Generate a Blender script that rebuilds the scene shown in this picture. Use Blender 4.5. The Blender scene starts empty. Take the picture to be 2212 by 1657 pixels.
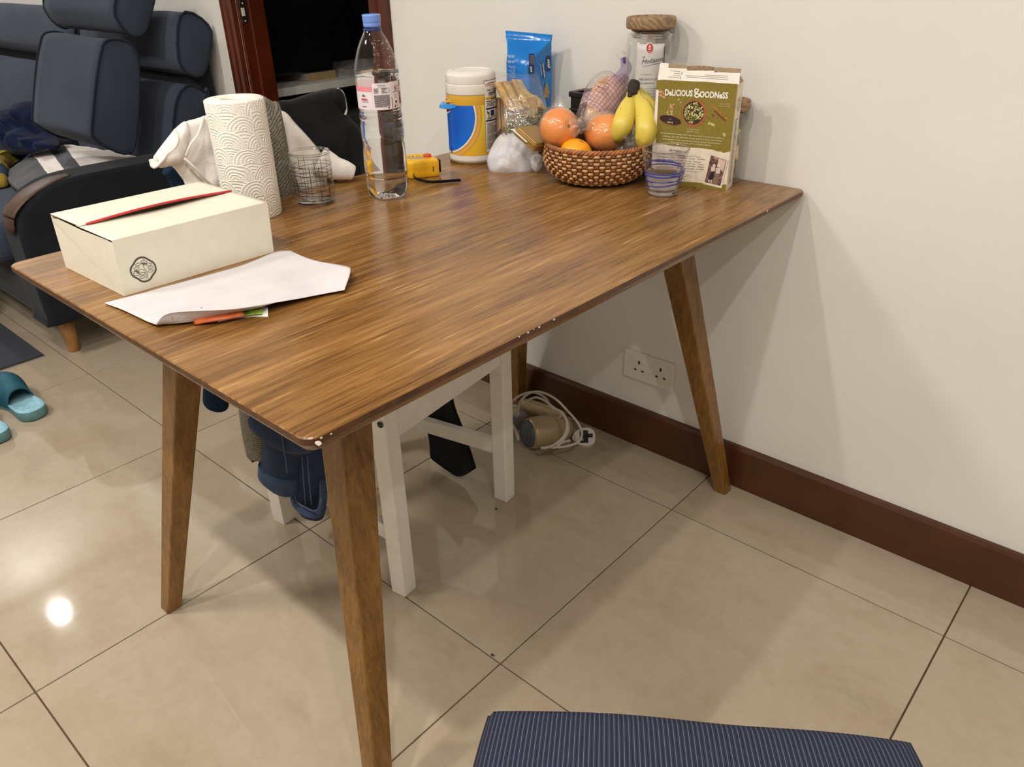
import bpy, bmesh, math, random
from mathutils import Vector, Matrix, noise
random.seed(7)
scn = bpy.context.scene
COL = scn.collection
# ------------------------------------------------------------------ camera
CAM = Vector((0.71343539, -1.50729175, 1.15874934))
CR = Vector((0.74648374, 0.66503669, -0.02209565))
CU = Vector((-0.30710124, 0.3737901, 0.875197))
CF = Vector((-0.59029725, 0.64653473, -0.48326183))
FPX, IW, IH = 1681.88887, 2212.0, 1657.0
cd = bpy.data.cameras.new('camera'); cam = bpy.data.objects.new('camera', cd); COL.objects.link(cam)
cam.matrix_world = Matrix(((CR.x, CU.x, -CF.x, CAM.x), (CR.y, CU.y, -CF.y, CAM.y), (CR.z, CU.z, -CF.z, CAM.z), (0, 0, 0, 1)))
cd.sensor_fit = 'HORIZONTAL'; cd.sensor_width = 36.0; cd.lens = FPX / IW * 36.0; cd.clip_start = 0.02
scn.camera = cam
# ------------------------------------------------------------------ light
w = bpy.data.worlds.new('world'); scn.world = w; w.use_nodes = True
w.node_tree.nodes['Background'].inputs[0].default_value = (0.9, 0.85, 0.78, 1)
w.node_tree.nodes['Background'].inputs[1].default_value = 0.0
vs = scn.view_settings
vs.view_transform = 'Standard'; vs.look = 'None'; vs.gamma = 1.0; vs.use_curve_mapping = False
vs.exposure = 0.0
CEIL = 2.6
WARM = (1.0, 0.962, 0.908)
def lamp(name, loc, energy, size, color=WARM):
    l = bpy.data.lights.new(name, 'AREA'); l.shape = 'DISK'; l.size = size; l.energy = energy; l.color = color
    o = bpy.data.objects.new(name, l); o.location = loc; COL.objects.link(o); return o
for lx in (-0.45, 0.30, 1.0, 1.7):
    lamp('ceiling_spot', (lx, -1.75, CEIL - 0.03), 15.8, 0.07)
lamp('sofa_spot', (-4.07, -0.735, CEIL - 0.03), 20.0, 0.075, (1.0, 0.97, 0.94))
lamp('fill_lamp', (-1.6, -2.3, CEIL - 0.03), 38.0, 0.5)  # added soft fill light, no known fixture at this spot
scn.cycles.max_bounces = 14; scn.cycles.transparent_max_bounces = 40; scn.cycles.transmission_bounces = 14; scn.cycles.glossy_bounces = 6; scn.cycles.caustics_reflective = False
# ------------------------------------------------------------------ helpers
def ray(px, py):
    return CF + CR * ((px - IW / 2) / FPX) - CU * ((py - IH / 2) / FPX)
def at(px, py, ax, val):
    d = ray(px, py); i = 'xyz'.index(ax); return CAM + d * ((val - CAM[i]) / d[i])
def atd(px, py, dep):
    return CAM + ray(px, py) * dep
def atp(px, py, P0, n):
    d = ray(px, py); return CAM + d * ((P0 - CAM).dot(n) / d.dot(n))
def lin(c):
    return tuple(((x / 255) / 12.92 if x / 255 <= 0.04045 else ((x / 255 + 0.055) / 1.055) ** 2.4) for x in c) + (1.0,)
class N:                                        # tiny node-building helper
    def __init__(s, name):
        s.m = bpy.data.materials.new(name); s.m.use_nodes = True; s.t = s.m.node_tree; s.t.nodes.clear()
        s.out = s.t.nodes.new('ShaderNodeOutputMaterial')
    def n(s, kind, **kw):
        o = s.t.nodes.new('ShaderNode' + kind)
        for k, v in kw.items():
            if k.startswith('_'): setattr(o, k[1:], v)
        for k, v in kw.items():
            if not k.startswith('_'):
                key = int(k[1:]) if k[0] == 'i' and k[1:].isdigit() else k.replace('__', ' ')
                inp = o.inputs[key]
                if hasattr(v, 'is_output') or isinstance(v, bpy.types.NodeSocket): s.t.links.new(v, inp)
                else: inp.default_value = v
        return o
    def math(s, op, a, b=0.0, c=0.0):
        return s.n('Math', _operation=op, i0=a, i1=b, i2=c).outputs[0]
    def ramp(s, fac, stops, interp='LINEAR'):
        o = s.n('ValToRGB', i0=fac); r = o.color_ramp; r.interpolation = interp
        while len(r.elements) < len(stops): r.elements.new(0.5)
        for e, (p, c) in zip(r.elements, stops): e.position = p; e.color = c if len(c) == 4 else lin(c)
        return o.outputs[0]
    def mix(s, f, a, b):
        o = s.t.nodes.new('ShaderNodeMix'); o.data_type = 'RGBA'
        for i, v in ((0, f), (6, a), (7, b)):
            if isinstance(v, bpy.types.NodeSocket): s.t.links.new(v, o.inputs[i])
            else: o.inputs[i].default_value = v
        return o.outputs[2]
    def bsdf(s, color, rough=0.5, bump=None, strength=0.3, dist=0.001, **kw):
        b = s.n('BsdfPrincipled', **{'Base__Color': color, 'Roughness': rough}, **kw)
        if bump is not None:
            bn = s.n('Bump', Height=bump, Strength=strength, Distance=dist)
            s.t.links.new(bn.outputs[0], b.inputs['Normal'])
        s.t.links.new(b.outputs[0], s.out.inputs[0]); return b
    def coord(s, which='Object'):
        return s.n('TexCoord').outputs[which]
    def noise(s, vec, scale, detail=3.0, rough=0.5):
        return s.n('TexNoise', Vector=vec, Scale=scale, Detail=detail, Roughness=rough).outputs[0]
    def scaled(s, vec, sc, rot=(0, 0, 0)):
        return s.n('Mapping', Vector=vec, Scale=sc, Rotation=rot).outputs[0]
def plain(name, rgb, rough=0.5, var=0.06, nscale=30.0, bump=0.0, bscale=200.0, **kw):
    s = N(name); c = s.coord(); nz = s.noise(c, nscale, 4.0)
    a = lin([max(0, x * (1 - var)) for x in rgb]); b = lin([min(255, x * (1 + var)) for x in rgb])
    col = s.ramp(nz, [(0.3, a), (0.7, b)])
    if bump: s.bsdf(col, rough, s.noise(c, bscale, 3.0), bump, 0.002, **kw)
    else: s.bsdf(col, rough, **kw)
    return s.m
def film(name, tint=(1, 1, 1, 1), gl=0.5, rough=0.05, body=0.0, bodycol=(1, 1, 1, 1), ior=1.45, bump=None):
    s = N(name)
    tr = s.n('BsdfTransparent', Color=tint); g = s.n('BsdfGlossy', Roughness=rough, Color=(1, 1, 1, 1))
    if bump:
        c = s.coord(); nz = s.noise(s.scaled(c, bump[1]), bump[0], 3.0)
        bn = s.n('Bump', Height=nz, Strength=bump[2], Distance=0.004); s.t.links.new(bn.outputs[0], g.inputs['Normal'])
    bf = s.n('NewGeometry').outputs['Backfacing']; fr = s.n('Fresnel', IOR=s.math('ADD', ior, s.math('MULTIPLY', bf, 1 / ior - ior)))
    if bump: s.t.links.new(bn.outputs[0], fr.inputs['Normal'])
    f = s.math('MULTIPLY', fr.outputs[0], gl)
    m1 = s.n('MixShader', i0=f, i1=tr.outputs[0], i2=g.outputs[0])
    if body:
        d = s.n('BsdfDiffuse', Color=bodycol); m1 = s.n('MixShader', i0=body, i1=m1.outputs[0], i2=d.outputs[0])
    s.t.links.new(m1.outputs[0], s.out.inputs[0]); return s.m
def link(name, me, mat=None, parent=None, loc=None):
    o = bpy.data.objects.new(name, me); COL.objects.link(o)
    if mat is not None: me.materials.append(mat)
    if parent is not None: o.parent = parent
    if loc is not None: o.location = loc
    return o
def obj(name, V, F, mat, parent=None, smooth=True, uv=None, loc=None):
    me = bpy.data.meshes.new(name); me.from_pydata([tuple(v) for v in V], [], F)
    if uv is not None:
        l = me.uv_layers.new(name='UVMap')
        for lp in me.loops: l.data[lp.index].uv = uv[lp.vertex_index]
    me.polygons.foreach_set('use_smooth', [smooth] * len(me.polygons)); me.update()
    return link(name, me, mat, parent, loc)
def thing(name, label, cat, group=None, loc=(0, 0, 0), rotz=0.0):
    o = bpy.data.objects.new(name, None); COL.objects.link(o); o.location = loc; o.rotation_euler = (0, 0, rotz)
    o.empty_display_size = 0.05
    tag(o, label, cat, group); return o
def tag(o, label, cat, group=None):
    o['label'] = label; o['category'] = cat
    if group: o['group'] = group
    return o
def struct(o): o['kind'] = 'structure'; return o
def stuff(o): o['kind'] = 'stuff'; return o
def bm_obj(name, bm, mat, parent=None, smooth=False, loc=None):
    me = bpy.data.meshes.new(name); bm.to_mesh(me); bm.free()
    me.polygons.foreach_set('use_smooth', [smooth] * len(me.polygons))
    return link(name, me, mat, parent, loc)
def box_bm(x0, x1, y0, y1, z0, z1, bev=0.0, seg=2):
    bm = bmesh.new(); bmesh.ops.create_cube(bm, size=1.0)
    for v in bm.verts:
        v.co = Vector((x0 + (v.co.x + .5) * (x1 - x0), y0 + (v.co.y + .5) * (y1 - y0), z0 + (v.co.z + .5) * (z1 - z0)))
    if bev: bmesh.ops.bevel(bm, geom=bm.edges[:], offset=bev, segments=seg, affect='EDGES', profile=0.5)
    return bm
def box(name, x0, x1, y0, y1, z0, z1, mat, parent=None, bev=0.0, seg=2, loc=None):
    return bm_obj(name, box_bm(x0, x1, y0, y1, z0, z1, bev, seg), mat, parent, False, loc)
def obox(name, c, ax, ay, az, sx, sy, sz, mat, parent=None, bev=0.0, seg=2, smooth=False):   # box on three given axes
    bm = box_bm(-sx / 2, sx / 2, -sy / 2, sy / 2, -sz / 2, sz / 2, bev, seg)
    for v in bm.verts: v.co = c + ax * v.co.x + ay * v.co.y + az * v.co.z
    return bm_obj(name, bm, mat, parent, smooth)
def bar(name, a, b, wa, wb, mat, parent=None, da=None, db=None, bev=0.002):
    """square bar between two points, horizontal cut ends"""
    da = da or wa; db = db or wb
    bm = bmesh.new(); vs_ = []
    for p, ww, dd in ((a, wa, da), (b, wb, db)):
        for sx, sy in ((-1, -1), (1, -1), (1, 1), (-1, 1)):
            vs_.append(bm.verts.new((p[0] + sx * ww / 2, p[1] + sy * dd / 2, p[2])))
    for i in range(4): bm.faces.new((vs_[i], vs_[(i + 1) % 4], vs_[4 + (i + 1) % 4], vs_[4 + i]))
    bm.faces.new(vs_[0:4][::-1]); bm.faces.new(vs_[4:8])
    bmesh.ops.recalc_face_normals(bm, faces=bm.faces[:])
    if bev: bmesh.ops.bevel(bm, geom=bm.edges[:], offset=bev, segments=2, affect='EDGES', profile=0.5)
    return bm_obj(name, bm, mat, parent)
def spline(P, n, closed=False):                 # Catmull-Rom through P
    P = [Vector(p) for p in P]; L = len(P); out = []
    segs = L if closed else L - 1
    for i in range(segs):
        if closed: a, b, c, d = P[(i - 1) % L], P[i], P[(i + 1) % L], P[(i + 2) % L]
        else: a, b, c, d = P[max(i - 1, 0)], P[i], P[i + 1], P[min(i + 2, L - 1)]
        for k in range(n):
            t = k / n
            out.append(0.5 * ((2 * b) + (c - a) * t + (2 * a - 5 * b + 4 * c - d) * t * t + (3 * b - a - 3 * c + d) * t ** 3))
    if not closed: out.append(P[-1])
    return out
def tube_vf(P, r, seg=8, closed=False, flat=None, up=None):
    """tube along P; r number or list; flat=(w,h) gives an elliptical section"""
    V, F = [], []; L = len(P)
    prev = None
    for i, p in enumerate(P):
        t = (P[(i + 1) % L] - P[i - 1]) if closed else (P[min(i + 1, L - 1)] - P[max(i - 1, 0)])
        t = t.normalized() if t.length > 1e-9 else Vector((0, 0, 1))
        if up is not None: s = t.cross(up)
        elif prev is None: s = t.cross(Vector((0, 0, 1))) if abs(t.z) < 0.95 else t.cross(Vector((1, 0, 0)))
        else: s = prev - t * prev.dot(t)
        s = s.normalized() if s.length > 1e-9 else Vector((1, 0, 0)); prev = s; q = t.cross(s)
        rr = r[i] if isinstance(r, (list, tuple)) else r
        fw, fh = (flat[i] if isinstance(flat, list) else flat) if flat else (rr, rr)
        for k in range(seg):
            a = 2 * math.pi * k / seg; V.append(p + s * math.cos(a) * fw + q * math.sin(a) * fh)
    for i in range(L if closed else L - 1):
        j = (i + 1) % L
        for k in range(seg):
            F.append((i * seg + k, i * seg + (k + 1) % seg, j * seg + (k + 1) % seg, j * seg + k))
    if not closed:
        F.append(tuple(range(seg))[::-1]); F.append(tuple((L - 1) * seg + k for k in range(seg)))
    return V, F
def tube(name, P, r, mat, parent=None, n=6, seg=8, closed=False, flat=None, up=None, raw=False):
    Q = [Vector(p) for p in P] if raw else spline(P, n, closed)
    if isinstance(r, (list, tuple)) and len(r) != len(Q):
        m = len(r) - 1; r = [r[min(int(i / (len(Q) - 1) * m), m - 1)] * (1 - (i / (len(Q) - 1) * m - min(int(i / (len(Q) - 1) * m), m - 1))) + r[min(int(i / (len(Q) - 1) * m), m - 1) + 1] * (i / (len(Q) - 1) * m - min(int(i / (len(Q) - 1) * m), m - 1)) for i in range(len(Q))]
    if isinstance(flat, list) and len(flat) != len(Q):
        m = len(flat) - 1; g = []
        for i in range(len(Q)):
            x = i / (len(Q) - 1) * m; k = min(int(x), m - 1); f = x - k
            g.append((flat[k][0] * (1 - f) + flat[k + 1][0] * f, flat[k][1] * (1 - f) + flat[k + 1][1] * f))
        flat = g
    V, F = tube_vf(Q, r, seg, closed, flat, up)
    return obj(name, V, F, mat, parent)
def lathe(name, prof, mat, parent=None, seg=40, c=(0, 0, 0), fn=None, close=False, smooth=True, axis=None):
    """prof: (r, z) list; fn(theta, r, z) -> (r, z)"""
    V, F = [], []; n = len(prof)
    for (r, z) in prof:
        for k in range(seg):
            th = 2 * math.pi * k / seg; rr, zz = fn(th, r, z) if fn else (r, z)
            V.append(Vector((rr * math.cos(th), rr * math.sin(th), zz)))
    for i in range(n if close else n - 1):
        j = (i + 1) % n
        for k in range(seg): F.append((i * seg + k, i * seg + (k + 1) % seg, j * seg + (k + 1) % seg, j * seg + k))
    if not close:
        if prof[0][0] > 1e-5: F.append(tuple(range(seg))[::-1])
        if prof[-1][0] > 1e-5: F.append(tuple((n - 1) * seg + k for k in range(seg)))
    c = Vector(c)
    if axis is not None:
        a = Vector(axis).normalized(); q = Vector((0, 0, 1)).rotation_difference(a); V = [q @ v for v in V]
    return obj(name, [v + c for v in V], F, mat, parent, smooth)
def sm(prof, n=4):                              # smooth a lathe profile
    return [(max(v.x, 0.0), v.y) for v in spline([(a, b, 0) for a, b in prof], n)]
def puff(name, P, mat, parent=None, thick=0.03, back=0.4, c=None, n=None, nsub=4, rings=14, wr=0.0, wf=20.0, seed=0, fold=None, uvp=None, smooth_outline=True, sharp=0.5, ns=(1, 1, 1)):
    """a soft closed body: outline P (3-D, star-shaped), swelling along n in front and back"""
    P = spline(P, nsub, True) if smooth_outline else [Vector(p) for p in P]
    c = Vector(c) if c is not None else sum(P, Vector()) / len(P)
    if n is None:
        n = Vector()
        for i in range(len(P)): n += (P[i] - c).cross(P[(i + 1) % len(P)] - c)
        n.normalize()
        if n.dot(CAM - c) < 0: n = -n
    L = len(P); V = []; F = []; UV = []
    def ringpts(s, h):
        for p in P:
            q = c + (p - c) * s
            k = q * wf + Vector((seed * 3.1, seed * 1.7, seed))
            k = Vector((k.x * ns[0], k.y * ns[1], k.z * ns[2]))
            w_ = wr * (noise.noise(k) + 0.5 * noise.noise(k * 2.1)) * min(1.0, (1 - s) * 6 + 0.15)
            if fold: w_ += fold(q, s)
            V.append(q + n * (h + w_)); UV.append(((q - c).dot(CR), (q - c).dot(CU)))
    for i in range(1, rings + 1): ringpts(i / rings, thick * (1 - (i / rings) ** 2) ** sharp)
    for i in range(rings - 1, 0, -1): ringpts(i / rings, -thick * back * (1 - (i / rings) ** 2) ** 0.5)
    R = 2 * rings - 1
    for i in range(R - 1):
        for k in range(L): F.append((i * L + k, i * L + (k + 1) % L, (i + 1) * L + (k + 1) % L, (i + 1) * L + k))
    a = sum((V[k] for k in range(L)), Vector()) / L; b = sum((V[(R - 1) * L + k] for k in range(L)), Vector()) / L
    V += [a, b]; UV += [(0, 0), (0, 0)]
    for k in range(L):
        F.append((len(V) - 2, (k + 1) % L, k)); F.append((len(V) - 1, (R - 1) * L + k, (R - 1) * L + (k + 1) % L))
    return obj(name, V, F, mat, parent, True, UV)
def patch(name, rows, mat, parent=None, n=8, thick=0.0008, wr=0.0, wf=20.0, seed=0, up=Vector((0, 0, 1))):
    """cloth/paper sheet through a grid of control points, with a real thickness"""
    R = [spline(r, n) for r in rows]; m = len(R[0]); cols = [spline([r[j] for r in R], n) for j in range(m)]
    H = len(cols[0]); V = []; F = []; UV = []
    def nz(p): return wr * (noise.noise(p * wf + Vector((seed, seed * 2, 0))) + 0.5 * noise.noise(p * wf * 2.2)) if wr else 0.0
    for side in (0, 1):
        for i in range(H):
            for j in range(m):
                p = cols[j][i]; V.append(p + up * (nz(p) - side * thick)); UV.append((j / (m - 1), i / (H - 1)))
    K = H * m
    for i in range(H - 1):
        for j in range(m - 1):
            q = (i * m + j, i * m + j + 1, (i + 1) * m + j + 1, (i + 1) * m + j)
            F.append(q); F.append(tuple(K + x for x in q[::-1]))
    per = [j for j in range(m)] + [i * m + m - 1 for i in range(1, H)] + [(H - 1) * m + j for j in range(m - 2, -1, -1)] + [i * m for i in range(H - 2, 0, -1)]
    for a, b in zip(per, per[1:] + per[:1]): F.append((b, a, K + a, K + b))
    return obj(name, V, F, mat, parent, True, UV)
_fontcache = {}
def text_vf(s, shear=0.0, bold=0.0, space=1.0):
    key = (s, shear, bold, space)
    if key not in _fontcache:
        cu = bpy.data.curves.new('t', 'FONT'); cu.body = s; cu.size = 1.0; cu.shear = shear; cu.offset = bold; cu.space_character = space; cu.resolution_u = 2
        o = bpy.data.objects.new('t', cu); me = bpy.data.meshes.new_from_object(o)
        V = [v.co.copy() for v in me.vertices]; F = [tuple(p.vertices) for p in me.polygons]
        bpy.data.objects.remove(o); bpy.data.curves.remove(cu); bpy.data.meshes.remove(me)
        x0 = min(v.x for v in V); x1 = max(v.x for v in V); y0 = min(v.y for v in V)
        _fontcache[key] = ([Vector((v.x - x0, v.y, 0)) for v in V], F, x1 - x0)
    return _fontcache[key]
class Print:
    """collects flat print (letters, strips, patches) laid on a surface given by map(u, v) -> point"""
    def __init__(s, fmap): s.f = fmap; s.V = []; s.F = []
    def add(s, uv, F):
        b = len(s.V); s.V += [s.f(u, v) for u, v in uv]; s.F += [tuple(b + i for i in f) for f in F]; return s
    def text(s, st, u, v, width=None, height=None, angle=0.0, shear=0.0, bold=0.0, center=False):
        V, F, wd = text_vf(st, shear, bold)
        sy = height if height else width / wd
        sx = width / wd if width else sy
        ca, sa = math.cos(angle), math.sin(angle); off = wd * sx / 2 if center else 0
        return s.add([(u + (p.x * sx - off) * ca - p.y * sy * sa, v + (p.x * sx - off) * sa + p.y * sy * ca) for p in V], F)
    def rect(s, u0, v0, u1, v1, n=1, m=1):
        uv = [(u0 + (u1 - u0) * i / n, v0 + (v1 - v0) * j / m) for j in range(m + 1) for i in range(n + 1)]
        return s.add(uv, [(j * (n + 1) + i, j * (n + 1) + i + 1, (j + 1) * (n + 1) + i + 1, (j + 1) * (n + 1) + i) for j in range(m) for i in range(n)])
    def poly(s, pts):
        c = (sum(p[0] for p in pts) / len(pts), sum(p[1] for p in pts) / len(pts)); n = len(pts)
        return s.add([c] + list(pts), [(0, 1 + i, 1 + (i + 1) % n) for i in range(n)])
    def disc(s, u, v, a, b=None, rot=0.0, n=20):
        b = b or a; return s.poly([(u + a * math.cos(t) * math.cos(rot) - b * math.sin(t) * math.sin(rot), v + a * math.cos(t) * math.sin(rot) + b * math.sin(t) * math.cos(rot)) for t in [2 * math.pi * k / n for k in range(n)]])
    def line(s, pts, wd, closed=False):
        n = len(pts); uv = []
        for i in range(n):
            a = pts[(i - 1) % n] if closed or i else pts[i]; b = pts[(i + 1) % n] if closed or i < n - 1 else pts[i]
            dx, dy = b[0] - a[0], b[1] - a[1]; l = math.hypot(dx, dy) or 1
            uv += [(pts[i][0] - dy / l * wd / 2, pts[i][1] + dx / l * wd / 2), (pts[i][0] + dy / l * wd / 2, pts[i][1] - dx / l * wd / 2)]
        F = [(2 * i, 2 * i + 1, 2 * ((i + 1) % n) + 1, 2 * ((i + 1) % n)) for i in range(n if closed else n - 1)]
        return s.add(uv, F)
    def done(s, name, mat, parent): return stuff(obj(name, s.V, s.F, mat, parent, False))
def planar(P0, ux, uy, n, off=0.0005):
    return lambda u, v: P0 + ux * u + uy * v + n * off
def px_uv(P0, ux, uy, n):                       # pixel -> (u, v) on a plane of the scene
    def f(px, py):
        q = atp(px, py, P0, n) - P0; return (q.dot(ux), q.dot(uy))
    return f
# ------------------------------------------------------------------ materials
def m_wall():
    s = N('wall_paint'); c = s.coord()
    a = s.noise(c, 3.0, 5.0); b = s.noise(c, 60.0, 3.0)
    col = s.ramp(a, [(0.3, (222, 219, 213)), (0.7, (229, 226, 220))])
    h = s.math('ADD', s.math('MULTIPLY', b, 0.6), s.noise(c, 9.0, 2.0))
    s.bsdf(col, 0.55, h, 0.12, 0.004); return s.m
def m_tile():
    s = N('floor_tile'); c = s.coord(); r = s.n('ObjectInfo').outputs['Random']
    off = s.n('CombineXYZ', X=s.math('MULTIPLY', r, 37.0), Y=s.math('MULTIPLY', r, 11.0), Z=0.0).outputs[0]
    v = s.n('VectorMath', _operation='ADD', i0=c, i1=off).outputs[0]
    big = s.noise(v, 3.2, 5.0, 0.6); fine = s.noise(v, 40.0, 5.0, 0.65); mid = s.noise(s.scaled(v, (6, 14, 1), (0, 0, 0.5)), 1.0, 6.0, 0.65)
    f = s.math('ADD', s.math('MULTIPLY', big, 0.6), s.math('ADD', s.math('MULTIPLY', fine, 0.25), s.math('MULTIPLY', mid, 0.3)))
    col = s.ramp(f, [(0.35, (152, 136, 114)), (0.5, (167, 151, 129)), (0.62, (174, 159, 138)), (0.8, (159, 144, 122))])
    s.bsdf(col, s.math('ADD', 0.03, s.math('MULTIPLY', big, 0.04)), s.noise(v, 14.0, 2.0), 0.03, 0.002, **{'IOR': 1.48})
    return s.m
def m_table(name='table_wood', leg=False, axis='y'):
    s = N(name); c = s.coord(); k = (lambda x, l: (x, l, x)) if axis == 'y' else (lambda x, l: (x, x, l))
    wob = s.noise(s.scaled(c, k(5, 2.2)), 1.0, 2.0)
    cc = s.n('VectorMath', _operation='ADD', i0=c, i1=s.n('CombineXYZ', X=s.math('MULTIPLY', wob, 0.012), Y=0.0, Z=0.0).outputs[0]).outputs[0]
    f1 = s.noise(s.scaled(cc, k(420, 14)), 1.0, 3.0, 0.65); f2 = s.noise(s.scaled(cc, k(130, 5.5)), 1.0, 4.0, 0.6); f3 = s.noise(s.scaled(cc, k(24, 2.4)), 1.0, 3.0, 0.5); f4 = s.noise(s.scaled(c, k(4, 1.5)), 1.0, 2.0)
    f = s.math('ADD', s.math('MULTIPLY', f1, 0.42), s.math('ADD', s.math('MULTIPLY', f2, 0.42), s.math('ADD', s.math('MULTIPLY', f3, 0.30), s.math('MULTIPLY', f4, 0.16))))
    if leg: st = [(0.46, (82, 52, 19)), (0.58, (107, 72, 28)), (0.68, (124, 86, 37)), (0.82, (144, 104, 52))]
    else: st = [(0.42, (56, 35, 14)), (0.53, (93, 61, 29)), (0.62, (122, 84, 42)), (0.72, (146, 105, 58)), (0.86, (182, 141, 90))]
    col = s.ramp(f, st)
    if not leg:                                  # a few dark knots and pale flecks in the bamboo
        vo = s.n('TexVoronoi', Vector=s.scaled(cc, (1.0, 0.6, 1)), Scale=5.5).outputs[0]
        kn = s.ramp(s.math('ADD', vo, s.math('MULTIPLY', f1, 0.12)), [(0.09, (255, 255, 255)), (0.20, (0, 0, 0))])
        col = s.mix(s.math('MULTIPLY', kn, 0.6), col, lin((66, 36, 16)))
        fl = s.ramp(s.math('MULTIPLY', f2, f1), [(0.37, (0, 0, 0)), (0.43, (255, 255, 255))])
        col = s.mix(s.math('MULTIPLY', fl, 0.5), col, lin((218, 176, 120)))
    s.bsdf(col, s.math('ADD', 0.17, s.math('MULTIPLY', f2, 0.2)), f1, 0.15, 0.0006, **{'Specular IOR Level': 0.5}); return s.m
def m_fabric(name, a, b, scale=900.0, rough=0.95, bump=0.25, big=4.0):
    s = N(name); c = s.coord()
    f = s.math('ADD', s.math('MULTIPLY', s.noise(c, scale, 2.0), 0.5), s.math('MULTIPLY', s.noise(c, big, 4.0), 0.5))
    s.bsdf(s.ramp(f, [(0.35, a), (0.65, b)]), rough, s.noise(c, scale, 2.0), bump, 0.001, **{'Sheen Weight': 0.08, 'Sheen Roughness': 0.5, 'Specular IOR Level': 0.15}); return s.m
def m_knit(name, a, b):
    s = N(name); c = s.coord(); wv = s.n('TexWave', Vector=s.scaled(c, (85, 85, 140), (0.35, 0.2, 0.5)), Scale=1.0, Distortion=3.0, Detail=2.0).outputs[1]
    nz = s.noise(c, 600.0, 2.0); f = s.math('ADD', s.math('MULTIPLY', wv, 0.2), s.math('MULTIPLY', nz, 0.85))
    s.bsdf(s.ramp(f, [(0.32, a), (0.75, b)]), 1.0, f, 0.7, 0.003, **{'Specular IOR Level': 0.1}); return s.m
M = {}
M['wall'] = m_wall()
M['ceiling'] = plain('ceiling_paint', (238, 234, 226), 0.7, 0.01)
M['tile'] = m_tile()
M['grout'] = plain('tile_grout', (88, 72, 50), 0.9)
M['skirting'] = plain('brown_skirting_gloss', (76, 43, 23), 0.3, 0.08, 12.0, **{'Specular IOR Level': 0.5})
M['table'] = m_table()
M['leg'] = m_table(name='table_leg_wood', leg=True, axis='z')
M['edge'] = plain('table_edge_dark', (74, 43, 18), 0.45, 0.25, 60.0)
M['chip'] = plain('bare_white_chip', (236, 228, 214), 0.8, 0.02)
M['doorwood'] = plain('red_brown_door_wood', (78, 30, 14), 0.32, 0.25, 7.0)
M['dark'] = plain('unlit_room_shade', (30, 30, 30), 0.9, 0.05)  # near-black colour stands in for the missing light of the room beyond
M['black'] = plain('black_plastic', (16, 16, 17), 0.4, 0.05)
M['sofa'] = m_fabric('sofa_fabric', (52, 60, 75), (64, 74, 90))
M['sofadark'] = m_fabric('sofa_base_fabric', (24, 27, 32), (31, 35, 41))
M['piping'] = m_fabric('sofa_piping', (30, 35, 45), (40, 46, 57))
M['walnut'] = plain('walnut_trim', (70, 47, 34), 0.5, 0.2, 20.0)
M['beech'] = plain('beech_leg', (164, 118, 66), 0.45, 0.1, 40.0)
M['white'] = plain('white_lacquer', (224, 219, 211), 0.45, 0.02)
M['shelf'] = plain('shelf_white', (236, 232, 226), 0.5, 0.02)
M['chrome'] = N('chrome'); M['chrome'].bsdf((0.8, 0.8, 0.8, 1), 0.12, Metallic=1.0); M['chrome'] = M['chrome'].m
M['steel'] = N('dull_steel'); M['steel'].bsdf((0.28, 0.24, 0.2, 1), 0.35, Metallic=1.0); M['steel'] = M['steel'].m
M['card'] = plain('cream_card', (220, 214, 196), 0.6, 0.015, 40.0)
M['red'] = plain('red_edge', (190, 52, 52), 0.5)
M['ink'] = plain('black_ink', (38, 34, 32), 0.7)
M['grey_ink'] = plain('grey_ink', (110, 106, 104), 0.7)
M['pale_ink'] = plain('pale_ink', (226, 216, 178), 0.7)
M['white_ink'] = plain('white_ink', (246, 242, 232), 0.6)
M['navy_ink'] = plain('navy_ink', (28, 30, 92), 0.5)
M['red_ink'] = plain('red_ink', (196, 36, 44), 0.5)
M['paper'] = plain('white_paper', (203, 198, 200), 0.75, 0.02, 25.0)
M['glass'] = film('thin_glass', (0.985, 0.99, 0.985, 1), 0.9, 0.02)
M['glass_smoke'] = film('smoky_thin_glass', (0.93, 0.92, 0.94, 1), 0.9, 0.02)
M['pet'] = film('bottle_plastic', (0.98, 0.985, 0.998, 1), 1.0, 0.03, 0.0, bump=(40.0, (1, 1, 0.4), 0.25))
M['polybag'] = film('clear_film', (0.985, 0.98, 0.98, 1), 0.9, 0.10, 0.05, (0.85, 0.8, 0.78, 1), bump=(60.0, (1, 1, 1), 0.9))
M['wrapfilm'] = film('cling_wrap', (0.995, 0.985, 0.97, 1), 1.3, 0.14, 0.06, (0.95, 0.90, 0.85, 1), bump=(70.0, (1, 0.35, 1), 1.0))
s_ = N('water'); s_.bsdf((1, 1, 1, 1), 0.0, IOR=1.33, **{'Transmission Weight': 1.0}); M['water'] = s_.m
s_ = N('solid_glass'); s_.bsdf((0.93, 0.95, 1.0, 1), 0.0, IOR=1.45, **{'Transmission Weight': 1.0}); M['solidglass'] = s_.m
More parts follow.
